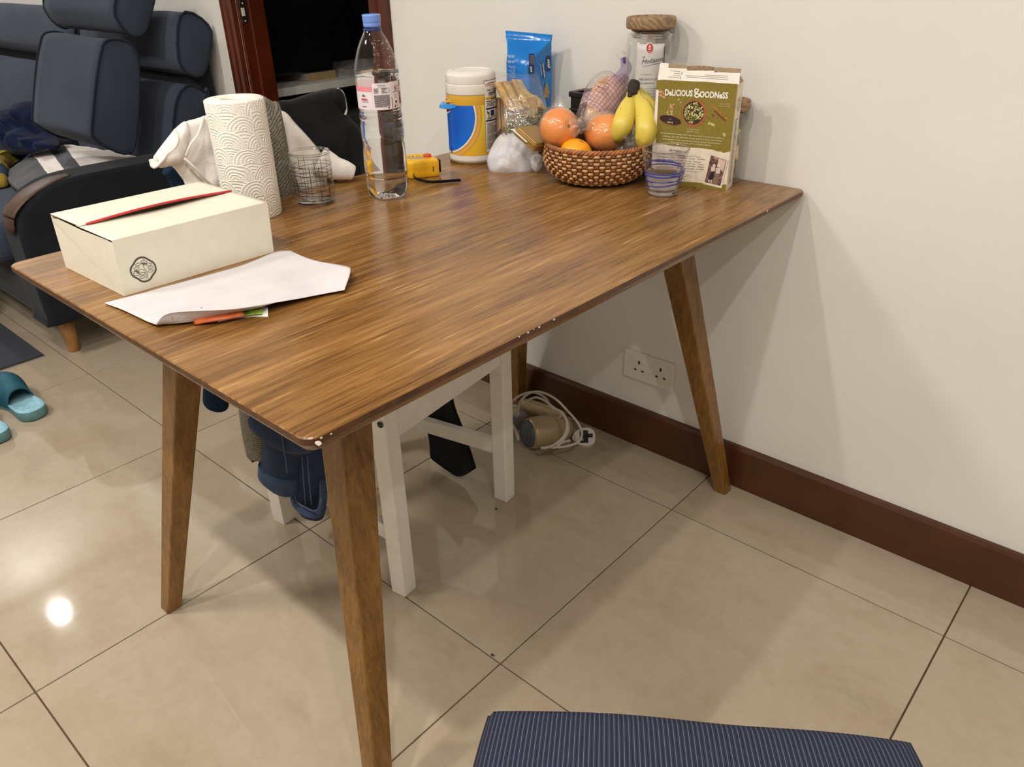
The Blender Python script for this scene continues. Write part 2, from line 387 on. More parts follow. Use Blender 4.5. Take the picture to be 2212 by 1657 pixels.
# ------------------------------------------------------------------ room
XL, XR, YB, YW = -4.4, 2.6, -3.7, 0.012
floor = struct(box('floor', XL, XR, YB, YW + 0.1, -0.06, -0.004, M['grout']))
ys = [0.0, -0.1777] + [-0.1777 - 0.6 * k for k in range(1, 7)]
full = cut = None
for i in range(-8, 5):
    for a, b in zip(ys, ys[1:]):
        x0, x1 = i * 0.6, i * 0.6 + 0.6
        if x1 <= XL or x0 >= XR: continue
        x0 = max(x0, XL); x1 = min(x1, XR); b = max(b, YB)
        g = 0.0014
        wx, wy = x1 - x0, a - b
        if abs(wx - 0.6) < 1e-6 and abs(wy - 0.6) < 1e-6:
            if full is None: full = bm_to = box('tile', -.3 + g, .3 - g, -.3 + g, .3 - g, -.008, 0.0, M['tile'], floor, 0.0007, 1); o = full
            else: o = full.copy(); COL.objects.link(o)
        else: o = box('tile', -wx / 2 + g, wx / 2 - g, -wy / 2 + g, wy / 2 - (g if a < 0 else 0), -.008, 0.0, M['tile'], floor, 0.0007, 1)
        o.location = ((x0 + x1) / 2, (a + b) / 2, 0)
DX0, DX1, DTOP = -1.862, -1.158, 2.05            # doorway in the wall
bm = bmesh.new()
for (a, b, c, d) in ((XL, DX0, 0, CEIL), (DX1, XR, 0, CEIL), (DX0, DX1, DTOP, CEIL)):
    q = box_bm(a, b, YW, YW + 0.09, c, d); me_ = bpy.data.meshes.new('q'); q.to_mesh(me_); q.free(); bm.from_mesh(me_)
bmesh.ops.remove_doubles(bm, verts=bm.verts[:], dist=1e-5)
struct(bm_obj('wall_back', bm, M['wall']))
struct(box('wall_left', XL - 0.1, XL, YB, YW, 0, CEIL, M['wall']))
struct(box('wall_right', XR, XR + 0.1, YB, YW, 0, CEIL, M['wall']))
struct(box('wall_front', XL, XR, YB - 0.1, YB, 0, CEIL, M['wall']))
struct(box('ceiling', XL, XR, YB, YW, CEIL, CEIL + 0.1, M['ceiling']))
def skirting(name, x0, x1):
    prof = [(YW, 0), (0.0, 0), (0.0, 0.104), (0.003, 0.112), (YW, 0.113)]
    V = [(x, y, z) for x in (x0, x1) for y, z in prof]; n = len(prof)
    F = [(i, (i + 1) % n, n + (i + 1) % n, n + i) for i in range(n)] + [tuple(range(n))[::-1], tuple(range(n, 2 * n))]
    return struct(obj(name, V, F, M['skirting'], None, False))
skirting('baseboard_back', DX1 + 0.075, XR); skirting('baseboard_left', XL, DX0 - 0.085)
# door frame: moulded architrave strips on both sides and over the opening, jambs behind
dr = struct(thing('door_1', 'dark red-brown wooden door frame with hinge plate at the dark doorway', 'door frame')); del dr['category']
def mould(name, x0, x1, flip):
    # stepped profile across the strip
    pr_ = [(0, 0.0), (0, -0.012), (0.012, -0.018), (0.028, -0.018), (0.034, -0.010), (0.05, -0.010), (0.056, -0.020), (0.07, -0.022), (0.078, -0.016), (0.081, 0.0)]
    P = []
    for u, d in pr_:
        t = u / 0.081; x = (x0 + (x1 - x0) * (t if not flip else 1 - t)); P.append((x, YW + d))
    V = [(x, y, z) for z in (0.0, DTOP) for x, y in P]; n = len(P)
    F = [(i, i + 1, n + i + 1, n + i) for i in range(n - 1)] + [(n - 1, 0, n, 2 * n - 1), tuple(range(n))[::-1], tuple(range(n, 2 * n))]
    return obj(name, V, F, M['doorwood'], dr, False)
mould('architrave', -1.945, DX0, False); mould('architrave', DX1 + 0.074, DX1, False)
box('door_jamb', DX0, DX0 + 0.012, YW, YW + 0.092, 0, DTOP, M['doorwood'], dr, 0.002)
box('door_stop', DX0 + 0.012, DX0 + 0.022, YW + 0.034, YW + 0.092, 0, DTOP, M['doorwood'], dr, 0.002)
box('door_jamb', DX1 - 0.012, DX1, YW, YW + 0.092, 0, DTOP, M['doorwood'], dr, 0.002)
box('head_jamb', DX0, DX1, YW, YW + 0.092, DTOP - 0.012, DTOP, M['doorwood'], dr, 0.002)
hp = box('strike_plate', DX0 + 0.012, DX0 + 0.0135, YW + 0.006, YW + 0.03, 0.975, 1.045, M['steel'], dr, 0.0004)
box('latch_keeper', DX0 + 0.0135, DX0 + 0.0165, YW + 0.008, YW + 0.019, 0.997, 1.022, M['white'], hp, 0.001)
for z in (0.982, 1.035): lathe('screw', [(0.004, 0), (0.004, 0.001), (0, 0.0016)], M['chrome'], hp, 10, (DX0 + 0.0135, YW + 0.018, z), axis=(1, 0, 0))
# the dark room behind the doorway
rx0, rx1, ry1 = -3.0, -0.6, 2.6
struct(box('floor_beyond', rx0, rx1, YW + 0.09, ry1, -0.05, 0.0, M['dark']))
for nm, a in (('wall_beyond_left', (rx0 - .05, rx0, YW + .09, ry1)), ('wall_beyond_right', (rx1, rx1 + .05, YW + .09, ry1)), ('wall_beyond_back', (rx0, rx1, ry1, ry1 + .05))):
    struct(box(nm, *a, 0, CEIL, M['dark']))
struct(box('ceiling_beyond', rx0, rx1, YW + .09, ry1, CEIL, CEIL + .05, M['dark']))
# wall socket
sk = thing('wall_socket', 'white double three-pin wall socket low under the table', 'socket')
box('face_plate', -0.2745, -0.1275, YW - 0.009, YW + 0.001, 0.192, 0.269, M['white'], sk, 0.0035, 3)
def wpx(X, Y): return at(1040 + X / 4.81, 720 + Y / 4.81, 'y', YW - 0.009)
for X, Y, v in ((1638, 305, 1), (1598, 373, 0), (1673, 398, 0), (1862, 381, 1), (1820, 448, 0), (1898, 474, 0)):
    q = wpx(X, Y); a, b = (0.0026, 0.0046) if v else (0.0036, 0.0022)
    box('pin_slot', q.x - a, q.x + a, YW - 0.0094, YW - 0.008, q.z - b, q.z + b, M['black'], sk)
# white shelf with a book, a black case and papers in the dark room
shf = thing('white_shelf', 'white shelf board seen through the dark doorway', 'shelf')
box('shelf_board', -2.42, -1.95, 0.12, 1.5, 0.713, 0.742, M['shelf'], shf, 0.001)
for yy in (0.14, 1.46): box('bracket', -2.40, -2.0, yy, yy + .02, 0.4, 0.713, M['dark'], shf, 0.001)
M['buff'] = plain('buff_paper', (172, 146, 104), 0.8, .04); M['pages'] = plain('grey_white_pages', (170, 164, 160), 0.8)
bk_ = thing('thick_book', 'thick buff-ended book lying on the white shelf beyond the doorway', 'book')
box('page_block', -2.22, -2.012, 0.352, 0.482, 0.744, 0.772, M['pages'], bk_); box('cover', -2.222, -2.008, 0.350, 0.486, 0.742, 0.7445, M['buff'], bk_); box('cover', -2.222, -2.008, 0.350, 0.486, 0.772, 0.7745, M['dark'], bk_); box('end_face', -2.0115, -2.0085, 0.352, 0.484, 0.744, 0.772, M['buff'], bk_)
tag(box('black_case', -2.36, -2.02, 0.16, 0.486, 0.7752, 1.12, M['black'], None, .006), 'black case standing on the book on the white shelf', 'case')
pst = thing('paper_stack', 'low stack of pale papers on the white shelf right of the book', 'papers')
for k in range(4): box('paper_layer', -2.30 + .006 * k, -1.985 - .004 * k, 0.53 + .003 * k, 0.84 - .004 * k, 0.742 + k * .006, 0.742 + k * .006 + .0055, M['pages'], pst)
tag(box('grey_crate', -2.3, -1.98, 0.30, 0.95, 0.0, 0.60, plain('dull_grey_crate', (70, 66, 58), .8), None, .01), 'dull grey crate under the white shelf in the dark room', 'crate')
# ------------------------------------------------------------------ dining table
T = 0.74
TX0, TX1, TY0, TY1 = -0.689, 0.125, -1.166, 0.009
def rrect(x0, x1, y0, y1, r, n=6):
    P = []
    for cx, cy, a0 in ((x1 - r, y1 - r, 0), (x0 + r, y1 - r, 90), (x0 + r, y0 + r, 180), (x1 - r, y0 + r, 270)):
        for k in range(n + 1):
            a = math.radians(a0 + 90 * k / n); P.append((cx + r * math.cos(a), cy + r * math.sin(a)))
    return P
tbl = thing('dining_table', 'long brown bamboo dining table with splayed legs, pushed end-on against the wall', 'table')
V = []; F = []; n = 28
for ins, z in ((0.0015, T), (0.0, T - 0.0015), (0.0, T - 0.009), (0.0012, T - 0.010), (0.0085, T - 0.0215), (0.012, T - 0.0225)):
    V += [(x, y, z) for x, y in rrect(TX0 + ins, TX1 - ins, TY0 + ins, TY1 - ins, 0.017 - ins * 0.2)]
n = len(V) // 6
for i in range(5):
    for k in range(n): F.append((i * n + k, (i + 1) * n + k, (i + 1) * n + (k + 1) % n, i * n + (k + 1) % n))
F.append(tuple(range(n))); F.append(tuple(5 * n + k for k in range(n))[::-1])
tt = obj('tabletop', V, F, M['table'], tbl, False); tt.data.materials.append(M['edge'])
for i_, p_ in enumerate(tt.data.polygons): p_.material_index = 1 if n <= i_ < 2 * n else 0
def tleg(bx, by, sx, sy):
    d = 0.135
    return bar('leg', (bx, by, 0), (bx + sx * d, by + sy * d, T - 0.0225), 0.031, 0.056, M['leg'], tbl, bev=0.003)
tleg(-0.611, -1.111, 1, 1); tleg(0.055, -1.111, -1, 1); tleg(-0.611, -0.033, 1, -1); tleg(0.055, -0.033, -1, -1)
for px, py, r in ((686, 943, .0034), (692, 937, .0013), (714, 933, .0010), (1121, 727, .0012), (1140, 718, .0016), (1152, 711, .001), (1164, 705, .0018), (1196, 690, .0017), (1657, 455, .0022)):
    cr_ = py > 925                               # at the rounded corner the edge turns
    nn = Vector((.6, -.8, 0)).normalized() if py > 940 else Vector((1, -.2, 0)).normalized() if cr_ else Vector((1, 0, 0))
    q = at(px, py, 'x', TX1) if not cr_ else atp(px, py, Vector((TX1 - .0050 if py > 940 else TX1 - .001, TY0 + (.0034 if py > 940 else .010), T)), nn)
    q.z = min(q.z, T - .0012 - r * .8); uu_ = nn.cross(Vector((0, 0, 1)))
    P = [q + nn * .0007 + uu_ * r * (1 + .4 * random.random()) * math.cos(a) + Vector((0, 0, r * (.7 + .4 * random.random()) * math.sin(a))) for a in [k * math.pi / 4 for k in range(8)]]
    stuff(obj('paint_chip', P, [tuple(range(8))], M['chip'], tbl, False))
# ------------------------------------------------------------------ white chair
th = math.radians(8.0); cX = Vector((math.cos(th), math.sin(th), 0)); cY = Vector((-math.sin(th), math.cos(th), 0)); cZ = Vector((0, 0, 1)); cC = Vector((-0.508, -0.608, 0))
def cp(a, b, z): return cC + cX * a + cY * b + cZ * z
ch = thing('white_chair', 'white painted wooden chair tucked under the table, heaped with clothes', 'chair')
def cbox(name, a, b, z0, z1, sa, sb, mat=None, par=None, bev=0.003):
    return obox(name, cp(a, b, (z0 + z1) / 2), cX, cY, cZ, sa, sb, z1 - z0, mat or M['white'], par or ch, bev)
fl = cbox('leg', 0.2, -0.187, 0, 0.44, 0.037, 0.037); cbox('leg', 0.2, 0.187, 0, 0.44, 0.037, 0.037)
lathe('screw_cap', [(0.0065, 0), (0.0065, 0.0008), (0, 0.0008)], M['black'], fl, 14, at(821, 918, 'y', -0.7855), axis=-cY)
for sb in (-0.158, 0.158):
    a = cp(-0.195, sb, 0); b = cp(-0.195, sb, 0.44); c = cp(-0.235, sb, 0.86)
    V, F = tube_vf([a, b, c], 0.0262, 4, up=cY.copy())
    V, F = [], []
    for p in (a, b, c):
        for x, y in ((-1, -1), (1, -1), (1, 1), (-1, 1)): V.append(p + cX * x * 0.0185 + cY * y * 0.0185)
    for i in range(2):
        for k in range(4): F.append((i * 4 + k, i * 4 + (k + 1) % 4, i * 4 + 4 + (k + 1) % 4, i * 4 + 4 + k))
    F += [(3, 2, 1, 0), (8, 9, 10, 11)]
    obj('leg', V, F, M['white'], ch, False)
cbox('front_apron', 0.203, 0, 0.372, 0.432, 0.022, 0.34); cbox('back_apron', -0.195, 0, 0.38, 0.432, 0.022, 0.28)
def crail(name, a0, b0, a1, b1, z0, z1, wd):
    p, q = cp(a0, b0, 0), cp(a1, b1, 0); d = (q - p).normalized(); s = Vector((-d.y, d.x, 0))
    return obox(name, (p + q) / 2 + cZ * (z0 + z1) / 2, d, s, cZ, (q - p).length, wd, z1 - z0, M['white'], ch, 0.002)
for sg in (-1, 1):
    crail('side_apron', 0.185, sg * 0.187, -0.18, sg * 0.16, 0.38, 0.432, 0.02)
    crail('side_stretcher', 0.185, sg * 0.185, -0.18, sg * 0.158, 0.127, 0.163, 0.02)
cbox('seat', 0.005, 0, 0.44, 0.458, 0.44, 0.42, bev=0.006)
for z0, z1, a in ((0.80, 0.86, -0.232), (0.70, 0.74, -0.222), (0.60, 0.64, -0.212)): cbox('back_slat', a, 0, z0, z1, 0.018, 0.28)
# ------------------------------------------------------------------ clothes on the chair
M['tee'] = m_fabric('white_slub_cotton', (222, 215, 208), (238, 232, 226), 260.0, 0.95, 0.3, 25.0)
M['greyknit'] = m_knit('grey_marl_knit', (62, 58, 50), (168, 161, 146))
M['blackwool'] = m_fabric('black_wool', (19, 19, 20), (31, 31, 33), 400.0, 1.0, 0.4, 12.0)
M['blackcotton'] = m_fabric('black_cotton', (8, 8, 10), (15, 15, 17), 300.0)
M['denim'] = m_fabric('blue_denim', (30, 42, 66), (50, 66, 96), 700.0, 0.95, 0.4, 9.0)
M['denimpale'] = m_fabric('faded_denim_seam', (62, 78, 104), (92, 106, 128), 500.0)
M['denimhem'] = m_fabric('denim_turn_up', (48, 62, 90), (74, 92, 124), 600.0, 0.95, 0.4, 40.0)
M['denimback'] = m_fabric('denim_inside', (84, 88, 96), (116, 118, 122), 500.0)
M['navyknit'] = m_knit('navy_knit', (14, 28, 48), (36, 58, 84))
M['fuzz'] = plain('white_fuzzy_yarn', (205, 203, 200), 1.0)
def outl(pts, ax, v): return [at(px, py, ax, v) for px, py in pts]
nX = Vector((1, -0.25, 0.12)).normalized()
def tfold(q, s):
    k = (q - at(540, 230, 'x', -0.72)); a = math.atan2(k.y, -k.z + 1e-6)
    return 0.0035 * math.sin(a * 15.0) * min(1, k.length * 6) * (1 - s) ** 0.3
te = puff('white_shirt', outl([(345, 344), (352, 318), (372, 286), (398, 264), (424, 256), (456, 246), (520, 234), (606, 238), (640, 268), (688, 322), (700, 350), (706, 398), (690, 436), (600, 452), (500, 452), (402, 436), (399, 398), (386, 376), (372, 360)], 'x', -0.712), M['tee'], None, 0.026, 0.5, c=at(520, 350, 'x', -0.712), n=nX, wr=0.007, wf=16, seed=3, fold=tfold, rings=26, nsub=5)
tag(te, 'white slub cotton T-shirt bunched over the chair back behind the paper roll', 'shirt')
# its left sleeve with the rolled hem, the side seam and the right sleeve lying on the table
slv = puff('sleeve', outl([(331, 343), (337, 330), (360, 300), (380, 276), (402, 262), (412, 290), (404, 330), (396, 356), (371, 358), (356, 362), (342, 361)], 'x', -0.705), M['tee'], te, 0.022, 0.4, c=at(376, 322, 'x', -0.705), n=nX, wr=0.006, wf=30, seed=9, rings=14)
tube('sleeve_hem', [at(331, 344, 'x', -.697), at(336, 359, 'x', -.69), at(350, 346, 'x', -.683), at(358, 335, 'x', -.69), at(376, 320, 'x', -.69), at(384, 300, 'x', -.69), at(377, 283, 'x', -.70)], 0.004, M['tee'], te, 5, 6, flat=(0.0075, 0.003))
tube('seam', [at(398, 342, 'x', -.682), at(420, 362, 'x', -.676), at(442, 386, 'x', -.68), at(466, 408, 'x', -.69)], 0.0025, M['tee'], te, 5, 6)
tube('seam', [at(440, 252, 'x', -.70), at(428, 290, 'x', -.68), at(412, 312, 'x', -.675), at(401, 338, 'x', -.68)], 0.0022, M['tee'], te, 5, 6)
sl2 = [at(690, 350, 'x', -.685), at(720, 366, 'x', -.672), at(745, 372, 'x', -.658), at(764, 378, 'x', -.650)]
tube('sleeve', [p + Vector((0, 0, 0.004)) for p in sl2], 0.02, M['tee'], te, 6, 16, flat=[(0.018, 0.03), (0.018, 0.026), (0.014, 0.021), (0.011, 0.015)], up=Vector((0, 0, 1)))
gk = thing('grey_sweater', 'grey marl ribbed knit sweater hanging over the chair beside the paper roll', 'sweater')
V = [(556, 224), (590, 219), (602, 222), (607, 240), (619, 300), (628, 350), (640, 395), (652, 432), (600, 446), (560, 420)]
puff('body', outl(V, 'x', -0.690), M['greyknit'], gk, 0.014, 0.4, n=nX, wr=0.002, wf=30, seed=4, rings=14)
puff('rib_hem', outl([(588, 352), (625, 341), (640, 388), (653, 430), (600, 446), (588, 400)], 'x', -0.680), M['greyknit'], gk, 0.008, 0.4, n=nX, wr=0.001, wf=30, seed=5, rings=8)
def limb(name, pxs, ax, v, hw, hd, mat, par, seg=18, up=None, n=8):
    P = [at(a, b, ax, v) for a, b in pxs]
    return tube(name, P, 0.03, mat, par, n, seg, flat=[(a, d) for a, d in zip(hw, hd)], up=up)
U0 = Vector((0.5, -0.86, 0))
limb('sleeve', [(540, 845), (545, 900), (551, 950), (557, 984), (558, 989)], 'y', -0.862, (.026, .027, .026, .025, .018), (.017, .018, .017, .016, .01), M['greyknit'], gk, up=U0)
bk = thing('black_sweater', 'black wool sweater heaped over the chair back below the doorway', 'sweater')
puff('body', outl([(598, 224), (628, 215), (664, 203), (700, 193), (722, 190), (737, 194), (741, 215), (748, 246), (779, 281), (785, 318), (786, 376), (768, 396), (700, 420), (640, 380), (612, 290)], 'x', -0.748), M['blackwool'], bk, 0.03, 0.6, c=at(705, 300, 'x', -0.748), n=nX, wr=0.008, wf=14, seed=11, rings=20)
puff('fold', outl([(722, 191), (736, 192), (746, 212), (748, 248), (730, 238), (712, 214)], 'x', -0.74), M['blackwool'], bk, 0.02, 0.5, n=nX, wr=0.002, rings=8)
tube('fuzzy_trim', [at(728, 192, 'x', -.735), at(739, 199, 'x', -.728), at(745, 216, 'x', -.726), at(748, 236, 'x', -.726), at(746, 248, 'x', -.728)], 0.0026, M['fuzz'], bk, 6, 6)
je = thing('blue_jeans', 'dark blue jeans with turned-up hems hanging from the chair seat', 'jeans')
jl1 = limb('leg', [(622, 880), (616, 930), (608, 980), (604, 1022)], 'y', -0.835, (.040, .042, .043, .044), (.022, .026, .026, .026), M['denim'], je, up=U0)
limb('turned_hem', [(604, 1013), (602, 1036), (601, 1040)], 'y', -0.836, (.0465, .0465, .045), (.030, .030, .028), M['denimhem'], jl1, up=U0)
limb('hem_lining', [(602, 1036), (601, 1046)], 'y', -0.836, (.043, .039), (.025, .022), M['denimback'], jl1, up=U0)
tube('seam', [at(606, 920, 'y', -.862), at(612, 960, 'y', -.864), at(618, 1000, 'y', -.864), at(620, 1022, 'y', -.866)], 0.0015, M['denimpale'], jl1, 6, 6)
jl2 = limb('leg', [(664, 880), (668, 950), (672, 1020), (673, 1080), (672, 1112)], 'y', -0.79, (.030, .034, .037, .036, .028), (.018, .022, .024, .022, .016), M['denim'], je, up=U0)
tube('turned_hem', [at(634, 1068, 'y', -.80), at(640, 1090, 'y', -.815), at(655, 1103, 'y', -.825), at(675, 1112, 'y', -.825), at(690, 1108, 'y', -.815), at(697, 1085, 'y', -.80), at(699, 1040, 'y', -.795)], 0.0085, M['denimhem'], jl2, 6, 8)
tube('hem_edge', [at(636, 1066, 'y', -.812), at(644, 1086, 'y', -.826), at(660, 1096, 'y', -.836), at(678, 1104, 'y', -.836), at(690, 1096, 'y', -.828), at(695, 1075, 'y', -.815)], 0.0022, M['denimpale'], jl2, 6, 6)
for a in ((652, 655, 'x'), (664, 668, 'x')): tube('seam', [at(a[0], 985, 'y', -.82), at(a[0] + 4, 1040, 'y', -.822), at(a[1] + 5, 1090, 'y', -.82)], 0.0014, M['denimpale'], jl2, 6, 6)
puff('seat_fold', [cp(a, b, .470) for a, b in ((-.12, -.24), (-.02, -.245), (.06, -.235), (.10, -.18), (.06, -.08), (-.04, -.05), (-.13, -.09), (-.16, -.18))], M['denim'], je, .022, .2, n=Vector((0, 0, 1)), wr=.004, wf=30, rings=10)
puff('draped_side', [cp(a, b, z) for a, b, z in ((-.15, -.222, .46), (-.02, -.228, .468), (.07, -.222, .46), (.075, -.240, .40), (.06, -.245, .33), (-.03, -.250, .30), (-.13, -.250, .33), (-.155, -.240, .40))], M['denim'], je, .014, .8, n=-cY, wr=.004, wf=30, rings=10)
nk = limb('navy_sleeve', [(474, 815), (468, 850), (466, 872), (466, 880)], 'y', -0.93, (.026, .026, .025, .019), (.02, .02, .018, .012), M['navyknit'], None, up=U0)
tag(nk, 'navy knitted cuff hanging below the table edge, left of the grey sleeve', 'sleeve')
# black trouser leg hanging on the far side of the seat
bt = patch('black_trousers', [[at(x, y, 'y', -.40) for x, y in ((905, 850), (930, 850), (958, 838), (972, 838))], [at(x, y, 'y', -.41) for x, y in ((914, 898), (940, 900), (965, 890), (978, 880))], [at(x, y, 'y', -.415) for x, y in ((927, 950), (950, 950), (975, 940), (997, 930))], [at(x, y, 'y', -.42) for x, y in ((929, 985), (955, 1000), (985, 992), (1014, 980))], [at(x, y, 'y', -.425) for x, y in ((936, 996), (962, 1014), (992, 1030), (1025, 1014))]], M['blackcotton'], None, 8, 0.012, 0.002, 20, 3, Vector((.3, -.9, .2)))
tag(bt, 'black trouser leg hanging under the table behind the white chair leg', 'trousers')
tl = limb('teal_cloth', [(362, 366), (378, 384), (390, 408), (398, 440)], 'x', -0.752, (.014, .017, .018, .018), (.012, .014, .014, .012), M['navyknit'], None)
tag(tl, 'dark teal cloth edge below the white T-shirt sleeve', 'cloth')
# ------------------------------------------------------------------ sofa
so = thing('sofa', 'dark blue-grey fabric sofa with a low rounded arm and wooden feet', 'sofa')
SX0, SX1 = -4.25, -1.95
box('base', SX0, SX1 - 0.10, -0.80, -0.03, 0.135, 0.33, M['sofadark'], so, 0.03, 3)
box('seat_cushion', SX0 + 0.1, SX1 - 0.13, -0.86, -0.10, 0.32, 0.45, M['sofa'], so, 0.045, 4)
box('back_panel', SX0, SX1 - 0.105, -0.085, -0.004, 0.15, 0.86, M['sofadark'], so, 0.03, 3)
prof = [(-0.775, 0.128), (-0.80, 0.16), (-0.803, 0.30), (-0.800, 0.45), (-0.775, 0.505), (-0.72, 0.548), (-0.64, 0.573), (-0.50, 0.578), (-0.30, 0.574), (-0.12, 0.565), (-0.03, 0.54), (-0.02, 0.40), (-0.02, 0.16), (-0.05, 0.128), (-0.40, 0.128)]
def extr(name, prof, xa, xb, mat, parent, sh=(0, 0), r=0.012, nsub=4, pipe=None, bulge=0.0, endin=0.0, seed=0, wob=0.004, nx=10):
    """closed profile in y-z pulled along x (xa near end, xb far end), with rounded, slightly bulging end caps and piping"""
    P = [(p.y, p.z) for p in spline([(0, a, b) for a, b in prof], nsub, True)]
    cy = sum(a for a, b in P) / len(P); cz = sum(b for a, b in P) / len(P); L = len(P)
    st = []; d = 1 if xb > xa else -1
    for k in range(4, -1, -1): st.append((xa + d * 0.0 - d * bulge * (1 - ((k and 0) + (1 - k / 4.0)) ** 2) + 0.0, 1 - k / 4.0))
    ends = [(xa - d * bulge * (1 - s * s), s) for s in (0.25, 0.5, 0.75, 0.93)]
    V = []; F = []; rings = []
    for x, s in ends: rings.append((x, s))
    m = nx
    for i in range(m + 1):
        t = i / m; rings.append((xa + (xb - xa) * t, 1.0 - 0.0 * t))
    for x, s in ends[::-1]: rings.append((xb + d * bulge * (1 - s * s), s))
    for x, s in rings:
        t = (x - xa) / (xb - xa)
        for a, b in P:
            y = cy + (a - cy) * s + sh[0] * t; z = cz + (b - cz) * s + sh[1] * t
            nzv = wob * noise.noise(Vector((x * 6 + seed, y * 6, z * 6)))
            V.append((x, y + (a - cy) * nzv * 8, z + (b - cz) * nzv * 8))
    R = len(rings)
    for i in range(R - 1):
        for k in range(L):
            f = (i * L + k, i * L + (k + 1) % L, (i + 1) * L + (k + 1) % L, (i + 1) * L + k); F.append(f if d < 0 else f[::-1])
    F.append(tuple(range(L))); F.append(tuple((R - 1) * L + k for k in range(L))[::-1])
    o = obj(name, V, F, mat, parent)
    me = o.data; bm = bmesh.new(); bm.from_mesh(me); bmesh.ops.recalc_face_normals(bm, faces=bm.faces[:]); bm.to_mesh(me); bm.free()
    me.polygons.foreach_set('use_smooth', [True] * len(me.polygons))
    if pipe:
        for x in (xa, xb):
            t = (x - xa) / (xb - xa)
            tube('piping', [(x + (0.001 * -d if x == xa else 0.001 * d), cy + (a - cy) * 1.012 + sh[0] * t, cz + (b - cz) * 1.012 + sh[1] * t) for a, b in P[::2]], pipe, M['piping'], o if parent is not None else o, 1, 8, True)
    return o
extr('arm', prof, SX1, SX1 - 0.13, M['sofadark'], so, nsub=3, bulge=0.006, wob=0.0)
extr('arm', [(y, z) for y, z in prof], SX0, SX0 + 0.13, M['sofadark'], so, nsub=3, bulge=0.006, wob=0.0)
tr = [(-0.806, 0.44), (-0.808, 0.46), (-0.801, 0.492), (-0.772, 0.522), (-0.725, 0.549), (-0.66, 0.570), (-0.60, 0.578)]
tube('arm_trim', [(SX1 - 0.045, a, b) for a, b in tr], 0.03, M['walnut'], so, 6, 12, flat=[(0.02, .005), (.043, .007), (.047, .008), (.047, .008), (.046, .008), (.04, .007), (.02, .003)], up=Vector((0, .5, 1)))
def sleg(x, y, dx, dy): lathe('leg', [(0.030, 0.155), (0.018, 0.003), (0.016, 0.0)], M['beech'], so, 18, (0, 0, 0), fn=None).location = (0, 0, 0) if False else (x, y, 0)
for x, y in ((-2.02, -0.735), (-4.15, -0.735), (-2.02, -0.09), (-4.15, -0.09)): sleg(x, y, 0, 0)
def cushion(name, label, prof, xa, xb, sh=(0, 0), group=None, seed=0, bulge=0.008, pipe=0.0045):
    o = extr(name, prof, xa, xb, M['sofa'], None, sh, pipe=pipe, bulge=bulge, seed=seed, wob=0.004, nsub=3)
    return tag(o, label, 'cushion', group)
def capp(pts, X, extra=()): return [(q.y, q.z) for q in [at(a / 3.6817, b / 3.6817, 'x', X) for a, b in pts]]
backp = [(-0.250, 0.47)] + capp([(1378, 1060), (1383, 940), (1398, 830), (1432, 735), (1500, 680), (1575, 700), (1640, 745)], -2.035) + [(-0.055, 0.76), (-0.09, 0.60), (-0.11, 0.47)]
rollp = capp([(1432, 130), (1408, 280), (1418, 470), (1455, 550), (1510, 590), (1585, 605), (1635, 545), (1662, 430), (1680, 310), (1668, 225), (1600, 150), (1500, 98)], -2.025)
G = 'blue-grey sofa cushions'
cushion('back_cushion', 'blue-grey back cushion at the right end, half hidden behind the leaning cushion', backp, -2.035, -2.82, seed=1)
cushion('back_cushion', 'blue-grey back cushion at the left edge, behind the navy blanket', backp, -2.84, -4.2, seed=2)
cushion('headrest_roll', 'blue-grey headrest roll against the wall beside the door frame', rollp, -2.025, -2.81, seed=3)
cushion('headrest_roll', 'blue-grey headrest roll in the top left corner of the photo', rollp, -2.85, -4.2, seed=4)
loose = capp([(880, 318), (825, 345), (800, 430), (775, 560), (752, 760), (735, 960), (728, 1060), (752, 1100), (850, 1165), (960, 1212), (1040, 1210), (1072, 1130), (1092, 960), (1105, 720), (1098, 520), (1078, 410), (1025, 345), (950, 320)], -2.10)
cushion('loose_cushion', 'large loose cushion with piped edges leaning forward on the striped bedding', loose, -2.10, -2.50, (-0.035, 0.010), seed=5, bulge=0.006)
top = capp([(925, -20), (905, 90), (940, 175), (990, 240), (1045, 278), (1095, 285), (1150, 250), (1180, 170), (1205, 80), (1228, -30), (1225, -130), (1150, -190), (1020, -180), (950, -120)], -2.10)
cushion('loose_headrest_roll', 'upper headrest roll lying on top of the large loose cushion', top, -2.10, -2.56, (-0.04, 0.012), seed=6)
# bedding and blankets on the seat
s_ = N('striped_cotton'); uv = s_.n('SeparateXYZ', i0=s_.n('TexCoord').outputs['UV']); u = uv.outputs[0]
f = s_.noise(s_.coord(), 14.0, 4.0)
col = s_.ramp(u, [(0.0, (72, 75, 82)), (0.27, (242, 234, 228)), (0.40, (74, 77, 84)), (0.50, (242, 234, 228))], 'CONSTANT')
s_.bsdf(s_.mix(0.06, col, s_.ramp(f, [(0.3, (150, 146, 142)), (0.7, (240, 234, 228))])), 0.95, s_.noise(s_.coord(), 40.0, 4.0), 0.5, 0.006); M['stripe'] = s_.m
def zr(pts): return [at(a, b, 'z', z) for a, b, z in pts]
pc = patch('striped_bedding', [zr([(12, 372, .470), (48, 345, .495), (82, 328, .505), (138, 313, .515), (200, 318, .51), (285, 320, .51), (345, 318, .50)]),
    zr([(20, 392, .475), (62, 362, .505), (98, 345, .515), (150, 330, .53), (215, 332, .53), (285, 335, .525), (345, 335, .52)]),
    zr([(45, 412, .470), (90, 395, .505), (122, 380, .515), (170, 355, .53), (225, 350, .53), (290, 347, .53), (345, 343, .52)]),
    zr([(70, 432, .455), (112, 418, .475), (140, 405, .48), (190, 385, .49), (240, 372, .49), (300, 360, .49), (345, 352, .49)])], M['stripe'], None, 9, 0.02, 0.006, 16, 2)
